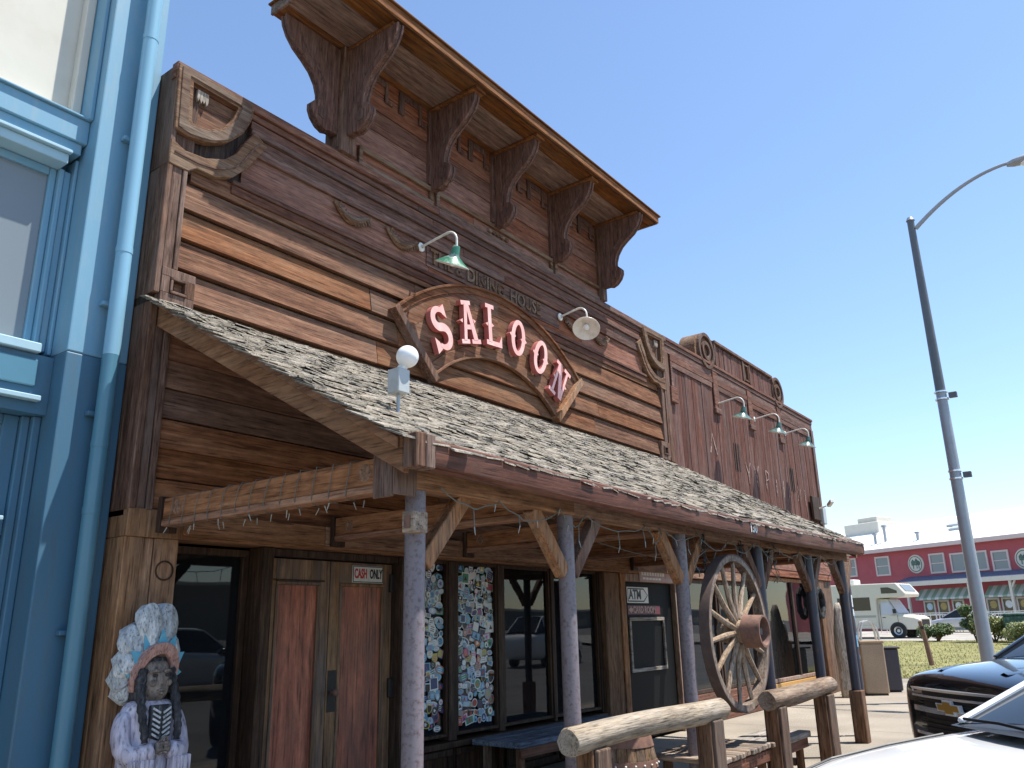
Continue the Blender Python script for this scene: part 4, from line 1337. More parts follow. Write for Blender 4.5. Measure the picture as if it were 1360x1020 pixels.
# ---- barrel
t = thing('barrel', 'wooden barrel with studded iron hoops behind the nearest log rail', 'barrel', (6.72, -2.12, 0))
pr = lambda z: .235 + .06 * math.sin(math.pi * (z + .02) / .7)
mb = MB(); ns = 20
for k in range(ns):
    a0, a1 = 2 * math.pi * k / ns + .008, 2 * math.pi * (k + 1) / ns - .008
    rings = []
    for i in range(9):
        z = .66 * i / 8
        rings.append([(6.72 + (pr(z) - q) * math.cos(a), -2.12 + (pr(z) - q) * math.sin(a), z) for a, q in ((a0, 0), ((a0 + a1) / 2, -.002), (a1, 0), (a1, .03), (a0, .03))])
    mb.loft(rings)
mb.build('staves', 'barrel', t)
MB().lathe([(0, .62), (.235, .62), (.235, .60), (0, .60)], (6.72, -2.12, 0), n=28).build('lid', 'plankx', t)
for z0, z1 in ((.03, .09), (.18, .24), (.42, .48), (.585, .665)):
    mb = MB(); mb.lathe([(pr(z0) + .002, z0), (pr(z0) + .009, z0), (pr(z1) + .009, z1), (pr(z1) + .002, z1)], (6.72, -2.12, 0), n=36)
    h = mb.build('hoop', 'rust', t, smooth=True)
    if z0 in (.42, .18):
        mb = MB()
        for k in range(22):
            a = 2 * math.pi * k / 22; z = (z0 + z1) / 2
            mb.ball((6.72 + (pr(z) + .012) * math.cos(a), -2.12 + (pr(z) + .012) * math.sin(a), z), .010, 8, 6)
        mb.build('studs', 'white', h, smooth='all')
# ================================================================== BLUE NEIGHBOUR
blu = thing('blue_building', 'two tone blue painted building with cream stucco panel and drainpipe beside the saloon', 'building', (3.1, .2, 0))
FY = .20
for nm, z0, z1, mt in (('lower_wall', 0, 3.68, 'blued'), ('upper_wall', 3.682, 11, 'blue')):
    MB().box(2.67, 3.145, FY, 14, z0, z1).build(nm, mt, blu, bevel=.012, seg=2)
MB().box(-8, 2.669, .62, 14, 0, 11).build('back_wall', 'blued', blu)
mb = MB()
mb.box(2.632, 2.668, FY + .10, .61, 5.74, 11)
mb.build('upper_jamb', 'blue', blu, bevel=.006)
mb = MB(); mb.box(2.55, 2.63, FY + .27, .61, 5.76, 11).box(-1, 2.549, FY + .27, .61, 5.76, 5.84)
mb.build('stucco_border', 'cream', blu, bevel=.01)
MB().box(-1, 2.549, FY + .36, .61, 5.842, 11).build('stucco_panel', 'cream', blu)
mb = MB()
mb.box(-1, 2.667, FY + .15, .61, 5.52, 5.735).box(-1, 2.64, FY + .18, .61, 5.42, 5.519).box(-1, 2.667, FY + .12, .61, 5.736, 5.757)
mb.build('frieze_band', 'blue', blu, bevel=.006)
MB().box(-1, 2.56, FY + .135, .61, 5.385, 5.415).box(-1, 2.55, FY + .175, .61, 5.30, 5.384).build('window_hood', 'bluel', blu, bevel=.006)
mb = MB()
mb.box(2.64, 2.669, FY + .25, .61, 3.69, 5.41).box(2.58, 2.639, FY + .30, .61, 3.72, 5.3).box(2.54, 2.579, FY + .28, .61, 3.74, 5.299).box(2.485, 2.539, FY + .33, .61, 3.76, 5.299)
mb.box(-1, 2.484, FY + .33, .61, 5.23, 5.299)
mb.build('window_casing', 'blue', blu, bevel=.008)
w_ = MB().box(-1, 2.484, FY + .36, FY + .375, 3.76, 5.229).build('window', 'glassblue', blu)
MB().box(-1, 2.55, FY + .14, .61, 3.66, 3.735).build('window_sill', 'bluel', blu, bevel=.008)
mb = MB(); mb.box(-1, 2.668, FY + .19, .61, 3.20, 3.655)
mb.build('lower_panel', 'blued', blu)
MB().box(-1, 2.55, FY + .165, FY + .189, 3.40, 3.61).build('panel_field', 'piped', blu, bevel=.008)
MB().box(-1, 2.59, FY + .12, FY + .188, 3.285, 3.325).build('panel_ledge', 'bluel', blu, bevel=.006)
mb = MB()
mb.box(2.61, 2.668, FY + .25, .61, 0, 3.199).box(2.55, 2.609, FY + .30, .61, 0, 3.199).box(2.44, 2.549, FY + .34, .61, 2.30, 3.199)
mb.box(-1, 2.439, FY + .34, .61, 3.12, 3.199).box(-1, 2.439, FY + .34, .61, 2.30, 2.46).box(2.49, 2.549, FY + .34, .61, 0, 2.299)
mb.build('lower_casing', 'blued', blu, bevel=.008)
MB().box(-1, 2.46, FY + .24, .61, 2.462, 2.50).box(-1, 2.49, FY + .2, .61, 2.40, 2.43).build('transom_sill', 'bluel', blu, bevel=.005)
MB().box(-1, 2.439, FY + .37, FY + .38, 2.502, 3.119).build('transom_window', 'glassblue', blu)
MB().box(-1, 2.489, FY + .38, FY + .39, 0, 2.299).build('lower_window', 'glass', blu)
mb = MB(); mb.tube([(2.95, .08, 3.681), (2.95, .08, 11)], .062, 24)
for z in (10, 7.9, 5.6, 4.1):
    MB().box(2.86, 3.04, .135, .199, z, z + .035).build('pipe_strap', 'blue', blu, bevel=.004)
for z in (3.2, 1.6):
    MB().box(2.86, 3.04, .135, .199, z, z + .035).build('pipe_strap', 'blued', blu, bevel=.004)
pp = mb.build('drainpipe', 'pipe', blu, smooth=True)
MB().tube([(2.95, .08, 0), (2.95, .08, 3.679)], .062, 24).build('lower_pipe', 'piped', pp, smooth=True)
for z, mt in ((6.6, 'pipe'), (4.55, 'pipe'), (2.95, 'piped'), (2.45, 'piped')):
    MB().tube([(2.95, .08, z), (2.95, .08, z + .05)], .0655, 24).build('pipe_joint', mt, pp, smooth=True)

# ================================================================== WOODEN STATUE
M['st_robe'] = wood('chipped_lavender_paint', [(.20, .16, .16), (.52, .46, .53), (.66, .60, .68), (.74, .69, .74)], 'Z', 9, 1.2, var=.15, bump=.6, grey=(.32, .34, .5), greyamt=.5)
M['st_feather'] = wood('flaking_white_paint', [(.12, .11, .11), (.48, .51, .53), (.66, .69, .70), (.76, .76, .74)], 'Z', 16, 4, var=.15, bump=.8, grey=(.33, .37, .43), greyamt=.5)
M['st_skin'] = wood('dark_carved_wood', [(.07, .06, .055), (.19, .16, .14), (.26, .215, .185), (.36, .25, .18)], 'Z', 12, 3, var=.1, bump=.6)
M['st_hair'] = wood('black_carved_hair', [(.014, .014, .016), (.04, .04, .044), (.075, .075, .08), (.2, .2, .2)], 'Z', 26, 3, var=.1, bump=.6)
M['st_band'] = wood('dusty_pink_band', [(.25, .13, .11), (.42, .24, .21), (.5, .3, .26), (.55, .38, .34)], 'Z', 14, 3, var=.1)
M['st_tip'] = paint('turquoise_feather_tip', (.10, .40, .55), .6, (.3, .5, .55), .5, 30)
st = thing('carved_statue', 'carved and painted wooden figure in a feather headdress standing by the glass door', 'statue', (3.33, -.30, 0))
st.scale = (.82, 1, 1)
sx0, sy0 = 3.33, -.30
def el(z, a, b, oy=0, n=24, ox=0, p=2.3):
    out = []
    for k in range(n):
        t_ = 2 * math.pi * k / n
        c, s_ = math.cos(t_), math.sin(t_)
        out.append((sx0 + ox + a * math.copysign(abs(c) ** (2 / p), c), sy0 + oy + b * math.copysign(abs(s_) ** (2 / p), s_), z))
    return out
mb = MB()
mb.loft([el(.12, .19, .16), el(.4, .20, .17), el(.62, .205, .17), el(.78, .215, .165), el(.92, .225, .16), el(1.03, .24, .15), el(1.10, .235, .135), el(1.145, .19, .115), el(1.165, .10, .08)])
mb.build('robe', 'st_robe', st, smooth='all', subsurf=1)
MB().box(sx0 - .24, sx0 + .24, sy0 - .22, sy0 + .22, 0, .12).build('base', 'logpost', st, bevel=.015)
# sleeves bent across the belly
for s_ in (-1, 1):
    mb = MB()
    P = [(sx0 + s_ * .20, sy0 - .01, 1.10), (sx0 + s_ * .255, sy0 - .03, .98), (sx0 + s_ * .255, sy0 - .06, .86), (sx0 + s_ * .22, sy0 - .14, .80), (sx0 + s_ * .12, sy0 - .19, .83), (sx0 + s_ * .06, sy0 - .205, .86)]
    mb.tube(P, [.07, .078, .08, .078, .066, .06], 14)
    mb.build('sleeve', 'st_robe', st, smooth='all', subsurf=1)
    mb = MB()
    for k in range(5):
        x = sx0 + s_ * (.10 + .036 * k)
        mb.loft([[(x - .018, sy0 - .25 + .004 * k, z_), (x + .018, sy0 - .25 + .004 * k, z_), (x + .014, sy0 - .17, z_), (x - .014, sy0 - .17, z_)] for z_ in (.80, .66, .56 + .02 * (k % 2))])
    mb.build('sleeve_fringe', 'st_robe', st, bevel=.006)
    # hand: palm, four bent fingers, thumb
    mb = MB()
    hx = sx0 + s_ * .03
    mb.loft([[(hx + s_ * dx + a_ * .014, sy0 - .215 + .02 * math.sin(q), .865 + .038 * math.cos(q)) for q in [2 * math.pi * k / 10 for k in range(10)]] for dx, a_ in ((.03, 0), (0, 0), (-.035, 0))])
    for k in range(4):
        z_ = .895 - .02 * k; ln = (.05, .058, .055, .042)[k]
        mb.tube([(hx - s_ * .03, sy0 - .225, z_), (hx - s_ * (.03 + ln * .6), sy0 - .235, z_ - .004), (hx - s_ * (.03 + ln), sy0 - .222, z_ - .012)], [.0095, .009, .007], 8)
    mb.tube([(hx + s_ * .005, sy0 - .22, .895), (hx - s_ * .015, sy0 - .238, .925), (hx - s_ * .035, sy0 - .24, .935)], [.012, .0105, .008], 8)
    mb.build('hand', 'st_skin', st, smooth='all')
# breastplate with bone rows
mb = MB(); mb.pxz([(sx0 - .085, 1.13), (sx0 + .085, 1.13), (sx0 + .10, .93), (sx0, .90), (sx0 - .10, .93)], sy0 - .12, sy0 - .172)
bp_ = mb.build('breastplate', 'st_hair', st, bevel=.006)
mb = MB()
for k in range(6):
    z_ = 1.10 - .032 * k
    for s_ in (-1, 1):
        mb.bar((sx0 + s_ * .014, sy0 - .176, z_ - .02), (sx0 + s_ * .08, sy0 - .174, z_ + .012), .012, .013)
mb.build('bone_rows', 'st_feather', bp_)
HS = lambda v: Vector((sx0 + (v.x - sx0) * 1.28, sy0 + (v.y - sy0) * 1.12, 1.30 + (v.z - 1.31) * 1.14))
# head with brow, nose, mouth, ears
hz = 1.30
mb = MB()
rings = []
for z_, a, b, oy in ((1.14, .055, .055, 0), (1.175, .06, .062, -.01), (1.20, .066, .078, -.03), (1.225, .082, .095, -.03), (1.26, .092, .10, -.025), (1.30, .096, .102, -.018), (1.345, .094, .10, -.012), (1.385, .09, .095, -.005), (1.42, .075, .08, 0)):
    rings.append(el(z_, a, b, oy, 24, 0, 2.4))
mb.loft(rings)
mb.xf(HS); mb.build('head', 'st_skin', st, smooth='all', subsurf=1)
mb = MB()
mb.loft([[(sx0 + u, sy0 + v, z_) for u, v in ((-w, -.105), (0, -.105 - d), (w, -.105))] for z_, w, d in ((1.355, .010, .006), (1.315, .014, .022), (1.285, .024, .036), (1.272, .020, .018))])
for s_ in (-1, 1):
    mb.tube([(sx0 + s_ * .012, sy0 - .118, 1.352), (sx0 + s_ * .045, sy0 - .118, 1.357), (sx0 + s_ * .078, sy0 - .095, 1.345)], [.009, .011, .007], 8)
    mb.ball((sx0 + s_ * .055, sy0 - .112, 1.285), .024, 10, 8, (1, .6, .9))
mb.tube([(sx0 - .032, sy0 - .118, 1.243), (sx0, sy0 - .131, 1.247), (sx0 + .032, sy0 - .118, 1.243)], [.005, .009, .005], 8)
mb.tube([(sx0 - .026, sy0 - .118, 1.229), (sx0, sy0 - .129, 1.226), (sx0 + .026, sy0 - .118, 1.229)], [.005, .009, .005], 8)
mb.xf(HS); mb.build('facial_features', 'st_skin', st, smooth='all')
mb = MB()
for s_ in (-1, 1):
    mb.ball((sx0 + s_ * .042, sy0 - .108, 1.328), .016, 10, 8, (1.2, .6, .7))
mb.xf(HS); mb.build('eyes', 'st_hair', st, smooth='all')
# hair and braids
mb = MB()
mb.loft([el(1.16, .12, .10, .04), el(1.25, .13, .11, .04), el(1.36, .125, .11, .03), el(1.44, .09, .09, .02)])
for s_ in (-1, 1):
    P = [(sx0 + s_ * .10, sy0 - .05, 1.36), (sx0 + s_ * .122, sy0 - .075, 1.25), (sx0 + s_ * .13, sy0 - .125, 1.12), (sx0 + s_ * .125, sy0 - .165, 1.0), (sx0 + s_ * .115, sy0 - .18, .90)]
    pts = []; rs_ = []
    for i in range(25):
        t_ = i / 24 * 4; k = min(int(t_), 3); f_ = t_ - k
        pts.append(Vector(P[k]).lerp(Vector(P[k + 1]), f_)); rs_.append((.036 - .014 * i / 24) * (1 + .18 * math.sin(i * 2.1)))
    mb.tube(pts, rs_, 10)
mb.xf(lambda v: Vector((sx0 + (v.x - sx0) * 1.22, sy0 + (v.y - sy0) * 1.06, v.z))); mb.build('hair', 'st_hair', st, smooth='all')
# headdress: band, feathers, tips
def hd(th, r, y):
    return (sx0 + r * math.sin(th), sy0 + y, 1.335 + r * math.cos(th) * (1.02 + .16 * min(max(r - .15, 0) / .25, 1)))
mb = MB()
n = 30; rr_ = []
for i in range(n + 1):
    th = R(-128 + 256 * i / n)
    yy = -.10 + .13 * (abs(th) / R(128)) ** 1.6
    rr_.append([hd(th, .125, yy - .02), hd(th, .195, yy - .04), hd(th, .195, yy + .03), hd(th, .125, yy + .03)])
mb.loft(rr_)
mb.build('head_band', 'st_band', st, bevel=.004)
mb = MB(); tips = MB()
angs = [-124, -98, -72, -42, -12, 20, 50, 78]
lens_ = [.25, .262, .285, .345, .40, .41, .30, .225]
for q, dg in enumerate(angs):
    th0 = R(dg); ww = R(25)
    ad = abs(dg) / 118
    ln = lens_[q]
    yb_ = -.055 + .13 * ad ** 1.5 + .022 * (q % 2)
    secs = []
    for f_, wm, dy in ((.0, .8, 0), (.3, 1.0, .005), (.6, 1.1, .02), (.85, 1.08, .05), (.96, .86, .07), (1.0, .55, .075)):
        r = .175 + (ln - .175) * f_
        k_ = ww * wm * (.175 / r) ** .4
        secs.append([hd(th0 - k_, r, yb_ + dy + .02), hd(th0 - k_ * .55, r * 1.02, yb_ + dy - .022), hd(th0, r * 1.03, yb_ + dy - .03), hd(th0 + k_ * .55, r * 1.02, yb_ + dy - .022), hd(th0 + k_, r, yb_ + dy + .02), hd(th0, r, yb_ + dy + .085)])
    mb.loft(secs)
    if abs(dg) < 100:
        a = th0 + R(13)
        tips.prism([(-.13, 0), (.13, 0), (0, 1)], 0, 1, lambda u, v, d: hd(a + u * 1.7 * (1 - v * .5), .196 + .075 * v, yb_ - .043 + .012 * v - .012 * d))
fe = mb.build('feathers', 'st_feather', st, bevel=.008, seg=2)
tips.build('feather_tips', 'st_tip', fe)

# ================================================================== far end figures, poles, bins
t = thing('driftwood_carving', 'pale driftwood carving standing upright at the far end of the saloon', 'carving', (18.95, -.62, 0))
mb = MB(); rings = []
for z_, a, b, ox in ((0, .2, .16, 0), (.25, .22, .17, .02), (.6, .2, .16, .05), (1.0, .22, .17, .02), (1.35, .19, .15, -.03), (1.6, .13, .11, -.06), (1.78, .10, .09, -.07), (1.93, .05, .05, -.06)):
    rings.append([(18.95 + ox + a * math.cos(q) * (1 + .12 * math.sin(3 * q + z_ * 4)), -.62 + b * math.sin(q) * (1 + .12 * math.cos(2 * q + z_ * 3)), z_) for q in [2 * math.pi * k / 20 for k in range(20)]])
mb.loft(rings); mb.build('trunk', 'drift', t, smooth='all')
t = thing('dark_wreath', 'dark round wreath hung on the corner post behind the pale carving', 'wreath', (19.3, -.12, 1.75))
mb = MB(); mb.tube([(19.3 + .26 * math.cos(2 * math.pi * k / 20), -.12, 1.95 + .30 * math.sin(2 * math.pi * k / 20)) for k in range(22)], .06, 8, False, jit=.25)
mb.build('ring', 'black', t)
MB().box(19.28, 19.32, -.13, -.05, 2.25, 2.40).build('hook', 'iron', t)
t = thing('sticker_pole', 'dark metal pole covered with blue and white stickers beside the last porch post', 'pole', (12.98, -2.46, 0))
MB().tube([(12.98, -2.46, 0), (12.98, -2.46, 1.2), (12.98, -2.46, 2.38)], .068, 18).build('shaft', 'postd', t, smooth=True)
for k in range(16):
    z_ = 1.0 + .075 * k + random.uniform(-.02, .02); a0 = random.uniform(-2.6, -1.2)
    da = random.uniform(.3, .6); h = random.uniform(.025, .05)
    mb = MB(); n = 6
    mb.add([(12.98 + .0695 * math.cos(a0 + da * i / n), -2.46 + .0695 * math.sin(a0 + da * i / n), z_ + s_ * h) for s_ in (-1, 1) for i in range(n + 1)], [(i, i + 1, n + 2 + i, n + 1 + i) for i in range(n)])
    mb.build('sticker', 'st_' + random.choice(['white', 'pale', 'cyan', 'cyan', 'pale', 'navy']), t)
t = thing('litter_bin', 'square tan aggregate litter bin with a hooped metal top on the pavement', 'litter bin', (19.75, -.95, 0), R(28))
MB().box(-.22, .22, -.24, .24, .04, 1.06).build('body', 'tan', t, bevel=.03, seg=2, local=True)
MB().box(-.19, .19, -.21, .21, 0, .039).build('foot', 'iron', t, local=True)
MB().box(-.235, .235, -.255, .255, 1.062, 1.13).build('lid_rim', 'tan', t, bevel=.02, local=True)
for s_ in (-1, 1):
    mb = MB(); mb.ribbon([(-.19, 1.13), (-.17, 1.35), (-.11, 1.50), (0, 1.54), (.11, 1.50), (.17, 1.35), (.19, 1.13)], .03, s_ * .12 - .04, s_ * .12 + .04, lambda u, v, d: (d, u, v))
    mb.build('hoop', 'white', t, local=True)
t = thing('dark_bin', 'low dark box standing behind the tan litter bin', 'bin', (20.75, -1.0, 0), R(20))
MB().box(-.24, .24, -.26, .26, .03, .92).build('body', 'postd', t, bevel=.02, local=True)
MB().box(-.28, .30, -.3, .36, .921, .96).build('lid', 'iron', t, bevel=.01, local=True)
MB().box(-.2, .2, -.22, .22, 0, .029).build('foot', 'iron', t, local=True)
t = thing('rusty_post', 'leaning rusty post stuck in the grass lot', 'post', (31.0, .1, rise(31)))
MB().tube([(31.05, .05, rise(31) - .1), (31.0, .12, .9), (30.95, .2, 1.46)], [.085, .075, .065], 8, jit=.12).build('shaft', 'rust', t)
MB().box(30.9, 31.0, .1, .2, 1.2, 1.3).build('clamp', 'iron', t)

# ---- street lamp
LX, LY = 19.0, -3.32
t = thing('street_lamp', 'tall grey steel street lamp with a curved arm against the sky', 'street lamp', (LX, LY, -.15))
mb = MB(); mb.tube([(LX, LY, -.15), (LX, LY, 3.0), (LX, LY, 6.2)], [.138, .120, .102], 24); pl = mb.build('pole', 'steelgrey', t, smooth=True)
MB().tube([(LX, LY, 6.2), (LX, LY, 10.28)], [.1019, .075], 24).build('upper_pole', 'steeldark', t, smooth=True)
MB().tube([(LX, LY, 10.28), (LX, LY, 10.36)], [.095, .06], 16).build('cap', 'steelgrey', t, smooth=True)
mb = MB(); P = []
for i in range(15):
    s_ = i / 14
    P.append((LX, LY - .08 - 2.0 * s_, 10.06 + .92 * (1 - (1 - s_) ** 1.9)))
mb.tube(P, [.05 - .015 * i / 14 for i in range(15)], 12)
mb.build('arm', 'steelgrey', t, smooth=True)
e = Vector(P[-1])
mb = MB(); mb.loft([[(e.x + a * math.cos(q), e.y - dy, e.z - .03 + h * math.sin(q)) for q in [2 * math.pi * k / 14 for k in range(14)]] for dy, a, h in ((-.05, .05, .05), (.08, .12, .08), (.35, .17, .10), (.6, .13, .08), (.72, .04, .03))])
mb.build('lamp_head', 'steelgrey', t, smooth=True)
MB().ball((e.x, e.y - .38, e.z - .10), .13, 14, 8, (1, 1.5, .6)).build('lens', 'globe', t, smooth='all')
for z_ in (6.03, 4.32):
    mb = MB()
    for dz in (0, .16):
        mb.tube([(LX, LY, z_ + dz), (LX, LY, z_ + dz + .03)], .135, 20)
    mb.build('band', 'chrome', t, smooth=True)
    MB().box(LX - .05, LX + .05, LY - .30, LY - .14, z_ + .02, z_ + .14).build('bracket_arm', 'steeldark', t, bevel=.01)

# ================================================================== RED BUILDING
M['redwall'] = paint('red_clapboard', (.40, .085, .10), .75, (.33, .065, .08), .6, 1.5)
M['whiteroof'] = paint('white_roof', (.82, .82, .80), .8, (.66, .65, .62), .5, 1.2)
M['palepink'] = paint('pale_trim', (.62, .50, .47), .6, (.5, .4, .38), .4, 4)
M['slate'] = paint('slate_blue_roof', (.10, .12, .19), .6, (.15, .16, .22), .6, 4)
M['awnw'] = paint('awning_white', (.62, .66, .64), .8)
M['awng'] = paint('awning_green', (.30, .42, .33), .8)
M['gold'] = paint('gold_emblem', (.5, .36, .12), .5)
RB = Vector((70.59, 6.95, 0))
red = thing('red_building', 'two storey red building with white roof and striped awnings beyond the grass lot', 'building', RB, R(-118))
rb_ = lambda mb, name, mat, par=red, **k: mb.build(name, mat, par, local=True, **k)
rb_(MB().box(-14, 22, 0, 12, .3, 6.78), 'wall', 'redwall')
mb = MB(); mb.prism([(-.45, 6.72), (-.45, 7.0), (7.5, 9.75), (12.4, 7.0), (12.4, 6.72)], -14.4, 22.4, lambda u, v, d: (d, u, v)); rf = rb_(mb, 'roof', 'whiteroof')
rb_(MB().box(-14.5, 22.5, -.62, -.455, 6.66, 6.98), 'gutter', 'palepink', rf, bevel=.03)
def rwin(x, z, w, h, nm='window', dbl=True):
    mb = MB(); mb.frame(x - w / 2, x + w / 2, z - h / 2, z + h / 2, .13, -.09, .02)
    f = rb_(mb, nm, 'palepink')
    rb_(MB().box(x - w / 2 + .13, x + w / 2 - .13, -.03, -.02, z - h / 2 + .13, z + h / 2 - .13), 'pane', 'glassblue', f)
    if dbl:
        rb_(MB().box(x - w / 2 + .131, x + w / 2 - .131, -.07, -.031, z - .035, z + .035), 'sash', 'palepink', f)
for x, z, w, h, d in ((-7.5, 5.72, 1.35, 1.55, 1), (-4.15, 5.62, 1.42, 1.55, 1), (.92, 5.48, 1.35, 1.5, 1), (3.55, 5.4, 3.0, 1.42, 0), (6.0, 5.3, 1.3, 1.42, 1), (9.8, 5.3, 1.3, 1.4, 1), (13, 5.3, 1.3, 1.4, 1)):
    rwin(x, z, w, h, dbl=bool(d))
for x, z in ((-1.0, 5.56), (7.75, 5.28)):
    mb = MB(); mb.lathe([(0, .10), (.55, .10), (.70, .07), (.72, 0)], (x, 0, z), (0, -1, 0), 36)
    md = rb_(mb, 'medallion', 'cream', smooth=True)
    mb = MB(); mb.ribbon([(x + .57 * math.cos(2 * math.pi * k / 30), z + .57 * math.sin(2 * math.pi * k / 30)) for k in range(30)], .05, -.085, -.115, F, True)
    for dx, hh in ((-.2, .36), (.12, .42), (.3, .25)):
        mb.prism([(x + dx - .14, z - .1), (x + dx + .14, z - .1), (x + dx + .17, z + hh * .5), (x + dx, z + hh), (x + dx - .17, z + hh * .5)], -.101, -.12, lambda u, v, d: (u, d, v))
        mb.box(x + dx - .03, x + dx + .03, -.12, -.101, z - .35, z - .1)
    rb_(mb, 'tree_crest', 'dgreen', md)
# porch roof, posts, awnings, shop windows
mb = MB(); mb.prism([(.0, 4.62), (-1.7, 4.18), (-1.7, 4.12), (.0, 4.3)], -1.9, 22, lambda u, v, d: (d, u, v)); pr_ = rb_(mb, 'porch_roof', 'slate')
rb_(MB().box(-1.95, 22, -1.76, -1.705, 3.84, 4.16), 'porch_fascia', 'cream', pr_)
for x in (-.9, 4.3, 7.4, 11, 15):
    mb = MB(); mb.box(x - .09, x + .09, -1.62, -1.45, .6, 3.9)
    p_ = rb_(mb, 'porch_post', 'cream')
    rb_(MB().bar((x, -1.53, 3.3), (x + .35, -1.53, 3.85), .1, .1), 'post_brace', 'cream', p_)
for x0, x1 in ((-.95, 3.75), (4.75, 8.2), (8.8, 12.5)):
    n = int((x1 - x0) / .32)
    a1, a2 = MB(), MB()
    for k in range(n):
        a = x0 + (x1 - x0) * k / n; b = x0 + (x1 - x0) * (k + 1) / n
        (a1 if k % 2 else a2).prism([(-.02, 3.62), (-.75, 2.95), (-.75, 2.80), (-.73, 2.80), (-.73, 2.93), (-.02, 3.58)], a, b - .002, lambda u, v, d: (d, u, v))
    aw = rb_(a1, 'awning', 'awnw'); rb_(a2, 'awning_stripe', 'awng', aw)
for x, c in ((-.35, 'st_pale'), (.85, 'gold'), (2.1, 'st_white'), (4.85, 'gold'), (6.0, 'st_white'), (7.1, 'gold'), (9.6, 'gold'), (11.4, 'st_white')):
    mb = MB(); mb.frame(x - .5, x + .5, 1.2, 2.78, .12, -.08, .02)
    f = rb_(mb, 'shop_window', 'cream')
    rb_(MB().box(x - .38, x + .38, -.03, -.02, 1.32, 2.66), 'pane', 'glass', f)
    mb = MB(); mb.lathe([(0, .012), (.26, .012), (.26, 0)], (x, -.031, 2.32), (0, -1, 0), 20)
    mb.ribbon([(x + .18 * math.cos(2 * math.pi * k / 16), 2.32 + .18 * math.sin(2 * math.pi * k / 16)) for k in range(16)], .03, -.0435, -.05, F, True)
    rb_(mb, 'round_emblem', c, f)
rb_(MB().box(-.95, 12.5, -.06, .01, .5, 1.19), 'stall_riser', 'cream')
# things on the roof
for nm, x, y, lab in (('skylight', -.2, 4.2, 0), ('skylight', .9, 2.9, 1), ('skylight', 6.6, 3.8, 2)):
    z_ = 7.0 + (y + .45) * .346
    tq = Vector((x, y, z_)); 
    mb = MB(); mb.prism([(y - .35, z_ - .1), (y + .35, z_ + .14), (y + .35, z_ + .30), (y - .35, z_ + .06)], x - .55, x + .55, lambda u, v, d: (d, u, v))
    s2 = rb_(mb, nm, 'greybox', rf)
    mb = MB(); mb.prism([(y - .29, z_ + .082), (y + .29, z_ + .281), (y + .29, z_ + .301), (y - .29, z_ + .102)], x - .45, x + .45, lambda u, v, d: (d, u, v))
for x, y, h in ((-5.6, 1.2, .75), (-4.9, 1.6, 1.2), (-1.2, .9, .5), (8.1, 3.0, 1.5)):
    z_ = 7.0 + (y + .45) * .346
    mb = MB(); mb.tube([(x, y, z_ - .1), (x, y, z_ + h)], .12, 10).tube([(x, y, z_ + h), (x, y, z_ + h + .15)], [.22, .2], 10)
    rb_(mb, 'roof_vent', 'steelgrey', rf)
mb = MB(); mb.box(-12.5, -8.6, 5.2, 8.4, 8.2, 10.0).box(-11.2, -9.0, 5.6, 7.6, 10.0, 10.5)
rb_(mb, 'roof_plant', 'cream', rf, bevel=.05)

# white rail in front of it
t = thing('white_fence', 'low white picket fence in front of the red building', 'fence', (64, 6, rise(64)))
mb = MB(); A, B = Vector((62.2, 9.5, 0)), Vector((60.8, -1.5, 0))
for z_ in (.75, 1.25):
    a, b = A.copy(), B.copy(); a.z = b.z = z_ + .45; mb.bar(a, b, .05, .08)
n = 60
for k in range(n + 1):
    p = A.lerp(B, k / n); mb.bar((p.x, p.y, .55), (p.x, p.y, 1.78), .03, .08, (1, 0, 0)) if k % 2 or k % 6 == 0 else None
mb.build('pickets', 'white', t)
MB().bar((A.x, A.y, 1.82), (B.x, B.y, 1.82), .09, .05).build('top_rail', 'white', t)

# bushes
M['leaf'] = paint('bush_leaf', (.075, .12, .03), .6, (.2, .2, .06), .7, 1.5)
M['leaf2'] = paint('yellow_bush_leaf', (.17, .19, .05), .6, (.3, .26, .08), .7, 1.5)
def bush(x, y, w, h, label, mat='leaf', n=3600):
    z0 = rise(x)
    t = thing('bush', label, 'bush', (x, y, z0))
    mb = MB()
    clumps = [(random.uniform(-.6, .6) * w, random.uniform(-.6, .6) * w, random.uniform(.35, .85) * h, random.uniform(.25, .45) * w) for _ in range(9)]
    for i in range(n):
        cx, cy, cz, cr_ = random.choice(clumps)
        d = Vector((random.gauss(0, 1), random.gauss(0, 1), random.gauss(0, 1))).normalized() * cr_ * random.uniform(.55, 1.05)
        p = Vector((x + cx, y + cy, z0 + max(.05, cz + d.z * .8))) + Vector((d.x, d.y, 0))
        a = Vector((random.gauss(0, 1), random.gauss(0, 1), random.gauss(0, 1))).normalized(); b = a.orthogonal()
        s_ = random.uniform(.03, .06)
        mb.add([p - a * s_, p + b * s_ * .75, p + a * s_, p - b * s_ * .75], [(0, 1, 2, 3)])
    mb.build('foliage', mat, t)
    mb = MB()
    for k in range(5):
        c_ = clumps[k]
        mb.tube([(x, y, z0 - .05), (x + c_[0] * .5, y + c_[1] * .5, z0 + c_[2] * .5), (x + c_[0], y + c_[1], z0 + c_[2])], [.04, .03, .015], 6)
    mb.build('stems', 'logpost', t)
bush(49, 3.1, .95, .85, 'green bush in front of the parked motorhome bonnet')
bush(48, 1.1, .75, 2.1, 'tall narrow green bush just left of the street lamp base', 'leaf', 3200)
bush(48, .3, 1.2, 1.2, 'low yellowish bush right of the street lamp base', 'leaf2')
bush(45.5, -1.2, 1.0, .9, 'low yellow green bush beside the dark green container', 'leaf2', 2600)
t = thing('green_container', 'dark green waste container with a white label by the bushes', 'container', (47.6, -1.1, rise(47)))
zc = rise(47)
MB().box(47.0, 48.2, -2.3, -.3, zc + .1, zc + 1.25).build('body', 'dgreen', t, bevel=.04)
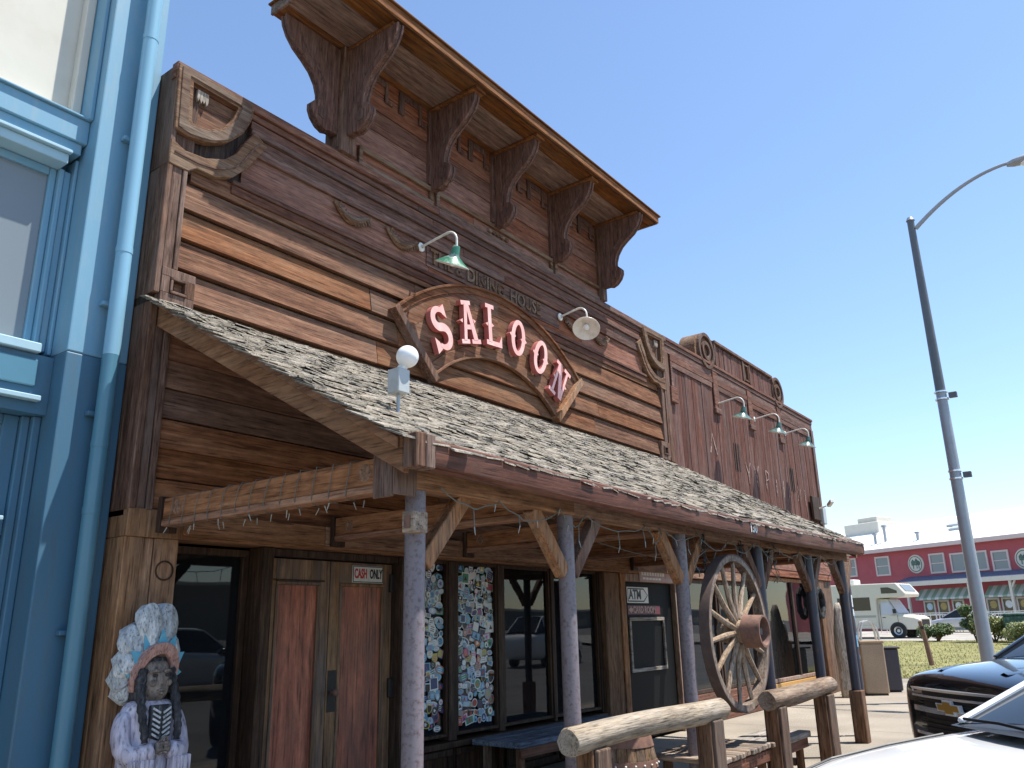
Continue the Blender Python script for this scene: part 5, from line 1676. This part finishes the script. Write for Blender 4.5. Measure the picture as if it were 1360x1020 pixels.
MB().box(46.95, 48.25, -2.35, -.25, zc + 1.251, zc + 1.36).build('lid', 'dgreen', t, bevel=.03)
MB().box(46.98, 46.995, -1.0, -.6, zc + .6, zc + .95).build('label_plate', 'signwhite', t)

# ================================================================== VEHICLES
M['carglass'] = glassmat('vehicle_glass', clear=0, dark=(.012, .014, .016))
M['tyre'] = paint('tyre_rubber', (.018, .018, .018), .8)
M['rimm'] = paint('alloy_rim', (.5, .5, .5), .3, metal=.8)
M['carwhite'] = paint('white_car_paint', (.80, .80, .79), .3, coat=1)
M['carblack'] = paint('black_car_paint', (.006, .007, .009), .18, coat=1, spec=.6)
M['carsilver'] = paint('silver_car_paint', (.48, .50, .52), .3, metal=.35, coat=.6)
M['rvwhite'] = paint('cream_motorhome_paint', (.64, .60, .50), .4, (.55, .51, .42), .4, 3)
M['sunshade'] = paint('window_sunshade', (.5, .53, .6), .4)
M['rvtrim'] = paint('motorhome_trim', (.36, .34, .30), .5)
M['plastic'] = paint('black_plastic', (.012, .012, .013), .45)
M['emblem'] = paint('gold_badge', (.42, .24, .05), .35, metal=.4)
M['badgerim'] = paint('badge_rim', (.7, .7, .7), .25, coat=1)
M['headl'] = paint('headlight_lens', (.55, .6, .65), .05, spec=.8, coat=1)

def vring(y, hw, zb, zs, zt, cr, hwt=.88):
    half = [(.80 * hw, zb), (.97 * hw, zb + .06), (hw, zb + (zs - zb) * .5), (hw * .995, zs), (hw * (.5 + .5 * hwt + .03), zs + (zt - zs) * .7), (hw * hwt, zt), (hw * .62, zt + cr * .62), (hw * .3, zt + cr * .93)]
    return [(-x, y, z) for x, z in half] + [(0, y, zt + cr)] + [(x, y, z) for x, z in half[::-1]]
def wheelset(t, xs_, ys_, r, w=.22, z0=0):
    for y in ys_:
        for s_ in (-1, 1):
            x = s_ * xs_
            mb = MB(); mb.lathe([(r * .62, -w / 2), (r * .93, -w / 2), (r, -w * .32), (r, w * .32), (r * .93, w / 2), (r * .62, w / 2)], (x, y, r + z0), (1, 0, 0), 28)
            wh = mb.build('wheel', 'tyre', t, smooth=True, local=True)
            mb = MB(); mb.lathe([(0, w * .38 * s_), (r * .2, w * .42 * s_), (r * .28, w * .3 * s_), (r * .58, w * .38 * s_), (r * .64, w * .49 * s_), (r * .64, -w * .4 * s_)], (x, y, r + z0), (1, 0, 0), 28)
            mb.build('rim', 'rimm', wh, smooth=True, local=True)
def greenhouse(t, ring, paintm, pil=.05, roofrows=(1, 2)):
    """ring: list of (y, half width bottom, z bottom, half width top, z top)"""
    mb = MB()
    mb.loft([[(-wb, y, zb), (-wt, y, zt), (-wt * .5, y, zt + .035), (0, y, zt + .045), (wt * .5, y, zt + .035), (wt, y, zt), (wb, y, zb)] for y, wb, zb, wt, zt in ring])
    g = mb.build('windows', 'carglass', t, smooth=True, local=True)
    a, b = roofrows
    mb = MB()
    rr = [ring[i] for i in range(a, b + 1)]
    mb.loft([[(-wt - .01, y, zt - .02), (-wt * .97, y, zt + .025), (-wt * .5, y, zt + .055), (0, y, zt + .065), (wt * .5, y, zt + .055), (wt * .97, y, zt + .025), (wt + .01, y, zt - .02)] for y, wb, zb, wt, zt in rr])
    mb.build('roof_panel', paintm, t, smooth=True, local=True)
    mb = MB()
    for s_ in (-1, 1):
        for i in range(len(ring) - 1):
            y0, wb0, zb0, wt0, zt0 = ring[i]; y1, wb1, zb1, wt1, zt1 = ring[i + 1]
            mb.bar((s_ * (wt0 + .005), y0, zt0), (s_ * (wt1 + .005), y1, zt1), pil, pil)
        for i in range(1, len(ring) - 1):
            y, wb, zb, wt, zt = ring[i]
            if i not in (a,) : mb.bar((s_ * (wb + .005), y, zb), (s_ * (wt + .005), y, zt), .05, .09, (0, 1, 0))
    mb.build('pillars', paintm, t, local=True, bevel=.01)

# white car, nearest
t = thing('white_car', 'white car in the foreground whose bonnet and windscreen fill the lower right corner', 'car', (3.73, -4.84, -.045), R(48))
st_ = [(.04, .55, .42, .62, .78, .02), (-.03, .72, .32, .66, .855, .022), (-.2, .84, .26, .74, .925, .025), (-.5, .90, .24, .83, .98, .03), (-.9, .92, .24, .90, 1.025, .032), (-1.3, .93, .24, .94, 1.06, .03), (-1.8, .94, .24, .98, 1.09, .03), (-3.3, .94, .24, .98, 1.11, .03), (-4.2, .90, .28, .96, 1.09, .03), (-4.5, .80, .36, .84, 1.0, .03)]
MB().loft([vring(*s_) for s_ in st_]).build('body', 'carwhite', t, smooth='all', subsurf=2, local=True)
greenhouse(t, [(-1.22, .80, 1.085, .76, 1.10), (-2.4, .86, 1.10, .66, 1.60), (-3.7, .86, 1.10, .62, 1.63), (-4.3, .78, 1.08, .70, 1.12)], 'carwhite', .042)
mb = MB(); mb.loft([[(x, -1.22 + .20 * (1 - (x / .84) ** 2) + dy, 1.082 + .028 * (1 - (x / .84) ** 2) + dz) for x in [(-.84 + 1.68 * k / 12) for k in range(13)]] for dy, dz in ((0, 0), (-.20, .035))], closed=False, caps=False)
mb.build('cowl', 'plastic', t, local=True, smooth='all')
for x0, x1 in ((-.55, .1), (.05, .68)):
    MB().tube([(x0, -1.10, 1.125), ((x0 + x1) / 2, -1.12, 1.142), (x1, -1.18, 1.13)], .008, 6).build('wiper', 'plastic', t, local=True)
for s_ in (-1, 1):
    MB().ball((s_ * 1.02, -2.4, 1.20), .11, 12, 8, (1, .6, .75)).bar((s_ * .88, -2.4, 1.10), (s_ * 1.0, -2.4, 1.17), .06, .05).build('mirror', 'plastic', t, local=True, smooth='all')
    MB().ball((s_ * .68, -.12, .74), .13, 12, 8, (1.2, .7, .7)).build('headlight', 'headl', t, local=True, smooth='all')
MB().box(-.5, .5, .01, .06, .48, .62).build('grille', 'plastic', t, local=True, bevel=.02)
wheelset(t, .82, (-.85, -3.5), .36, z0=-.105)

for s_ in (-1, 1):
    MB().tube([(s_ * .60, -.16, .935), (s_ * .69, -.4, .976), (s_ * .735, -.75, 1.018), (s_ * .755, -1.1, 1.052)], .0065, 6).build('bonnet_gap', 'plastic', t, local=True)
# black pickup-like suv
t = thing('black_car', 'glossy black car with chrome grille bars and gold cross badge parked nose in', 'car', (8.36, -4.50, -.03), R(45))
st_ = [(0, .70, .50, .86, 1.03, .03), (-.07, .82, .36, .90, 1.08, .035), (-.22, .93, .30, .95, 1.12, .05), (-.55, .97, .28, 1.0, 1.15, .07), (-1.0, .98, .28, 1.04, 1.18, .085), (-1.35, .985, .28, 1.06, 1.20, .08), (-2.0, .99, .28, 1.08, 1.22, .03), (-4.0, .99, .28, 1.08, 1.22, .03), (-4.9, .95, .32, 1.05, 1.2, .03), (-5.1, .88, .4, .95, 1.1, .03)]
MB().loft([vring(*s_) for s_ in st_]).build('body', 'carblack', t, smooth='all', subsurf=2, local=True)
greenhouse(t, [(-1.08, .84, 1.205, .80, 1.22), (-2.0, .9, 1.22, .68, 1.72), (-3.0, .9, 1.22, .67, 1.79), (-4.5, .9, 1.22, .65, 1.77), (-5.0, .85, 1.2, .78, 1.25)], 'carblack', .05, (1, 3))
mb = MB()
for s_ in (-1, 1):   # raised bonnet creases
    mb.loft([[(s_ * (x + dx), y, z + dz) for dx, dz in ((-.05, -.005), (0, .012), (.05, -.005))] for x, y, z in ((.42, -.2, 1.155), (.50, -.7, 1.20), (.58, -1.1, 1.228))], closed=False, caps=False)
mb.build('bonnet_crease', 'carblack', t, local=True, smooth='all')
mb = MB(); gy = lambda x: .045 - .14 * (abs(x) / .8) ** 2.4
def gband(z0, z1, pr0, hw=.74):
    m_ = MB(); m_.loft([[(x, gy(x) + pr0, z0), (x, gy(x) + pr0, z1), (x, gy(x) - .05, z1), (x, gy(x) - .05, z0)] for x in [(-hw + 2 * hw * k / 16) for k in range(17)]]); return m_
gr = gband(.60, .99, -.02).build('grille', 'plastic', t, local=True, smooth=True)
for z0, z1, p_, hw in ((.985, 1.005, .012, .78), (.925, .945, .014, .76), (.80, .845, .012, .74), (.60, .625, .012, .70)):
    gband(z0, z1, p_, hw).build('grille_bar', 'chrome', gr, local=True, smooth=True)
for z0 in (.66, .70, .74, .87, .90):
    gband(z0, z0 + .012, -.006, .70).build('grille_slat', 'plastic', gr, local=True)
E_ = [(-.165, .03), (-.05, .03), (-.045, .058), (.075, .058), (.075, .03), (.175, .03), (.155, -.03), (.05, -.03), (.045, -.058), (-.085, -.058), (-.08, -.03), (-.18, -.03)]
em = MB().prism([(u * .92, v * 1.06 + .865) for u, v in E_], .04, .072, lambda u, v, d: (u, d, v)).build('badge', 'badgerim', t, local=True)
MB().prism([(u * .8, v * .8 + .865) for u, v in E_], .0725, .078, lambda u, v, d: (u, d, v)).build('badge_fill', 'emblem', em, local=True)
for s_ in (-1, 1):
    mb = MB(); mb.loft([[(s_ * x, gy(x) - .02 - dy, z) for z in (.955, 1.0)] + [(s_ * x, gy(x) - .12 - dy, z) for z in (1.0, .955)] for x, dy in ((.60, -.035), (.78, .0), (.93, .10))])
    mb.build('headlight', 'headl', t, local=True, bevel=.01)
    MB().ball((s_ * 1.07, -1.75, 1.30), .10, 12, 8, (1, .6, .75)).bar((s_ * .93, -1.75, 1.20), (s_ * 1.05, -1.75, 1.28), .06, .05).build('mirror', 'carblack', t, local=True, smooth='all')
gband(.36, .55, -.01, .8).build('bumper', 'plastic', t, local=True, smooth=True)
MB().tube([(-.3, -1.25, 1.25), (-.32, -1.3, 1.75)], .004, 5).build('aerial', 'plastic', t, local=True)
wheelset(t, .88, (-1.0, -4.0), .43, z0=-.12)

# silver car in front of the red building
p = (61.5, 4.9, rise(61.5) + .02)
t = thing('silver_car', 'small silver saloon car parked before the white fence', 'car', (p[0] + .15, p[1] + .95, p[2]), R(-5))
st_ = [(0, .55, .38, .52, .60, .02), (-.15, .75, .28, .56, .66, .03), (-.5, .84, .24, .64, .76, .05), (-1.2, .86, .22, .78, .90, .05), (-2.0, .87, .22, .80, .92, .03), (-3.4, .87, .22, .82, .95, .03), (-4.3, .82, .26, .8, .94, .03), (-4.6, .7, .34, .72, .86, .02)]
MB().loft([vring(*s_) for s_ in st_]).build('body', 'carsilver', t, smooth='all', subsurf=1, local=True)
greenhouse(t, [(-1.1, .76, .92, .72, .94), (-1.95, .8, .93, .58, 1.40), (-2.9, .8, .94, .57, 1.42), (-3.9, .74, .95, .66, .98)], 'carsilver', .05)
wheelset(t, .77, (-.9, -3.5), .31)
MB().box(.55, .8, -.12, -.05, .52, .62).build('headlight', 'headl', t, local=True)

# motorhome
zr = rise(54)
t = thing('motorhome', 'cream coloured motorhome with cab over bunk parked facing right beyond the grass', 'motorhome', (53.4, 5.55, zr + .02), R(172))
# local: +Y forward, nose at y=1.0, front axle y=0
body = MB(); body.prism([(-6.0, .55), (-6.0, 2.95), (-5.8, 3.1), (.25, 3.05), (.72, 2.45), (.68, 2.28), (-1.0, 2.22), (-1.05, .5)], -1.15, 1.15, lambda u, v, d: (d, u, v))
bd = body.build('coach_body', 'rvwhite', t, local=True, bevel=.06, seg=2)
cab = MB(); cab.loft([[(s_ * a, y, z) for s_, z in ((-1, zb), (-1, zm), (-.86, zt), (.86, zt), (1, zm), (1, zb))] for y, a, zb, zm, zt in ((-1.04, .98, .45, 1.25, 2.2), (-.45, .98, .45, 1.25, 2.18), (.05, .98, .45, 1.22, 1.32), (.95, .92, .45, 1.05, 1.2), (1.22, .86, .5, .95, 1.08))])
cab.build('cab', 'rvwhite', t, local=True, bevel=.04, seg=2)
for s_ in (-1, 1):
    X_ = s_ * 1.156
    pz = lambda pts, d0, d1: MB().prism(pts, d0, d1, lambda u, v, d: (s_ * d, u, v))
    pz([(-.62, 2.48), (-.62, 2.82), (-.2, 2.82), (.28, 2.62), (.28, 2.48)], 1.152, 1.165).build('bunk_window', 'carglass', bd, local=True)
    pz([(-3.3, 1.55), (-3.3, 2.3), (-1.35, 2.3), (-1.35, 1.55)], 1.152, 1.165).build('side_window', 'carglass', bd, local=True)
    pz([(-6.0, 1.15), (-6.0, 1.27), (-1.1, 1.27), (-1.1, 1.15)], 1.152, 1.162).build('stripe', 'rvtrim', bd, local=True)
    pz([(-.85, 1.30), (-.78, 1.98), (-.35, 1.98), (.0, 1.38), (.0, 1.30)], .95, .995).build('door_window', 'sunshade', bd, local=True)
    MB().box(s_ * 1.0 - .05, s_ * 1.0 + .15 * s_, -.12, .0, 1.35, 1.6).build('mirror', 'plastic', t, local=True) if s_ > 0 else MB().box(-1.17, -.97, -.12, .0, 1.35, 1.6).build('mirror', 'plastic', t, local=True)
MB().loft([[(-.8, -.38, 2.12), (.8, -.38, 2.12), (.8, -.36, 2.14), (-.8, -.36, 2.14)], [(-.86, .04, 1.36), (.86, .04, 1.36), (.86, .07, 1.38), (-.86, .07, 1.38)]]).build('windscreen', 'sunshade', t, local=True)
MB().box(-.6, .6, 1.2, 1.24, .68, 1.0).build('grille', 'plastic', t, local=True, bevel=.02)
MB().box(-.98, .98, 1.17, 1.34, .42, .6).build('bumper', 'rvtrim', t, local=True, bevel=.03)
mb = MB(); mb.box(-.5, .5, -3.6, -2.4, 3.08, 3.4); mb.build('roof_unit', 'white', t, local=True, bevel=.08, seg=2)
MB().prism([(.335, 2.96), (.63, 2.58), (.65, 2.60), (.355, 2.98)], -.8, .8, lambda u, v, d: (d, u, v)).build('bunk_front_window', 'glassblue', t, local=True)
for s_ in (-1, 1):
    MB().tube([(s_ * .95, 0, .40), (s_ * .995, 0, .40)], .47, 24).build('wheel_arch', 'plastic', t, local=True)
    MB().tube([(s_ * .95, -4.2, .42), (s_ * 1.155, -4.2, .42)], .5, 24).build('wheel_arch', 'plastic', t, local=True)
    MB().box(s_ * .62 - .14, s_ * .62 + .14, .97, 1.005, .74, .98).build('headlight', 'headl', t, local=True) if 0 else None
for s_ in (-1, 1):
    b0, b1 = sorted((s_ * 1.151, s_ * 1.158))
    MB().box(b0, b1, -2.9, -2.2, .62, .64).box(b0, b1, -6, -1.1, .72, .735).box(b0, b1, -5.4, -4.7, 1.5, 1.52).build('trim_seam', 'rvtrim', bd, local=True)
    MB().box(b0, b1, -5.5, -4.6, 1.75, 2.25).build('rear_window', 'carglass', bd, local=True)
    b0, b1 = sorted((s_ * .981, s_ * .992))
    MB().box(b0, b1, -.9, -.885, .5, 1.9).box(b0, b1, .05, .065, .5, 1.25).box(b0, b1, -.8, -.62, 1.12, 1.16).build('door_seam', 'plastic', bd, local=True)
for k in range(5):
    MB().box(-.7 + .35 * k - .04, -.7 + .35 * k + .04, .18, .26, 3.02, 3.075).build('marker_light', 'st_orange', bd, local=True)
wheelset(t, .92, (0, -4.2), .39)

# ================================================================== across the street (mirrored in the glass)
M['st1'] = paint('grey_stucco', (.2, .2, .2), .8, (.12, .12, .12), .5, 1)
M['st2'] = paint('tan_stucco', (.24, .21, .17), .8, (.15, .13, .11), .5, 1)
YB = -115
for nm, x0, x1, h, mt, lab in (('stucco_building', 5, 62, 4.2, 'st1', 'low grey stucco building far across the car park'), ('tall_building', 66, 84, 9, 'st2', 'taller tan building far across the car park'), ('long_building', 90, 330, 5, 'st1', 'long grey building far across the car park'), ('pale_building', -160, 0, 5, 'st2', 'low tan building far across the car park')):
    t = thing(nm, lab, 'building', ((x0 + x1) / 2, YB, 0))
    MB().box(x0, x1, YB - 12, YB, -.15, h).build('wall', mt, t)
    MB().box(x0 - .2, x1 + .2, YB - 12.2, YB + .3, h + .001, h + .5).build('parapet', 'cream', t)
    for x in range(int(x0) + 3, int(x1) - 6, 12):
        MB().box(x, x + 6, YB + .001, YB + .06, 1, 3).build('window', 'glassblue', t)
def plain_car(x, y, az, paintm, label, sc=1.0):
    t = thing('parked_car', label, 'car', (x, y, -.15), -R(az))
    st_ = [(0, .6, .38, .56, .68, .02), (-.15, .8, .28, .62, .78, .03), (-.6, .9, .24, .72, .9, .05), (-1.2, .92, .22, .88, 1.02, .05), (-2.0, .93, .22, .90, 1.06, .03), (-3.6, .93, .22, .92, 1.08, .03), (-4.5, .88, .26, .88, 1.05, .03), (-4.8, .75, .34, .8, .96, .02)]
    MB().loft([vring(a, b, c * sc, d * sc, e * sc, f) for a, b, c, d, e, f in st_]).build('body', paintm, t, smooth='all', subsurf=1, local=True)
    greenhouse(t, [(-1.1, .8, 1.03 * sc, .76, 1.05 * sc), (-1.95, .85, 1.06 * sc, .63, 1.6 * sc), (-3.6, .85, 1.07 * sc, .62, 1.62 * sc), (-4.4, .8, 1.06 * sc, .7, 1.1 * sc)], paintm, .05)
    wheelset(t, .82, (-.9, -3.6), .34)
plain_car(16, -16, 95, 'carsilver', 'silver car parked across the street facing away to the right', 1.15)
plain_car(24, -15.5, 95, 'carblack', 'dark car parked across the street behind the silver one')
plain_car(34, -16, 95, 'carwhite', 'white van-like car parked far along the other side of the street', 1.3)
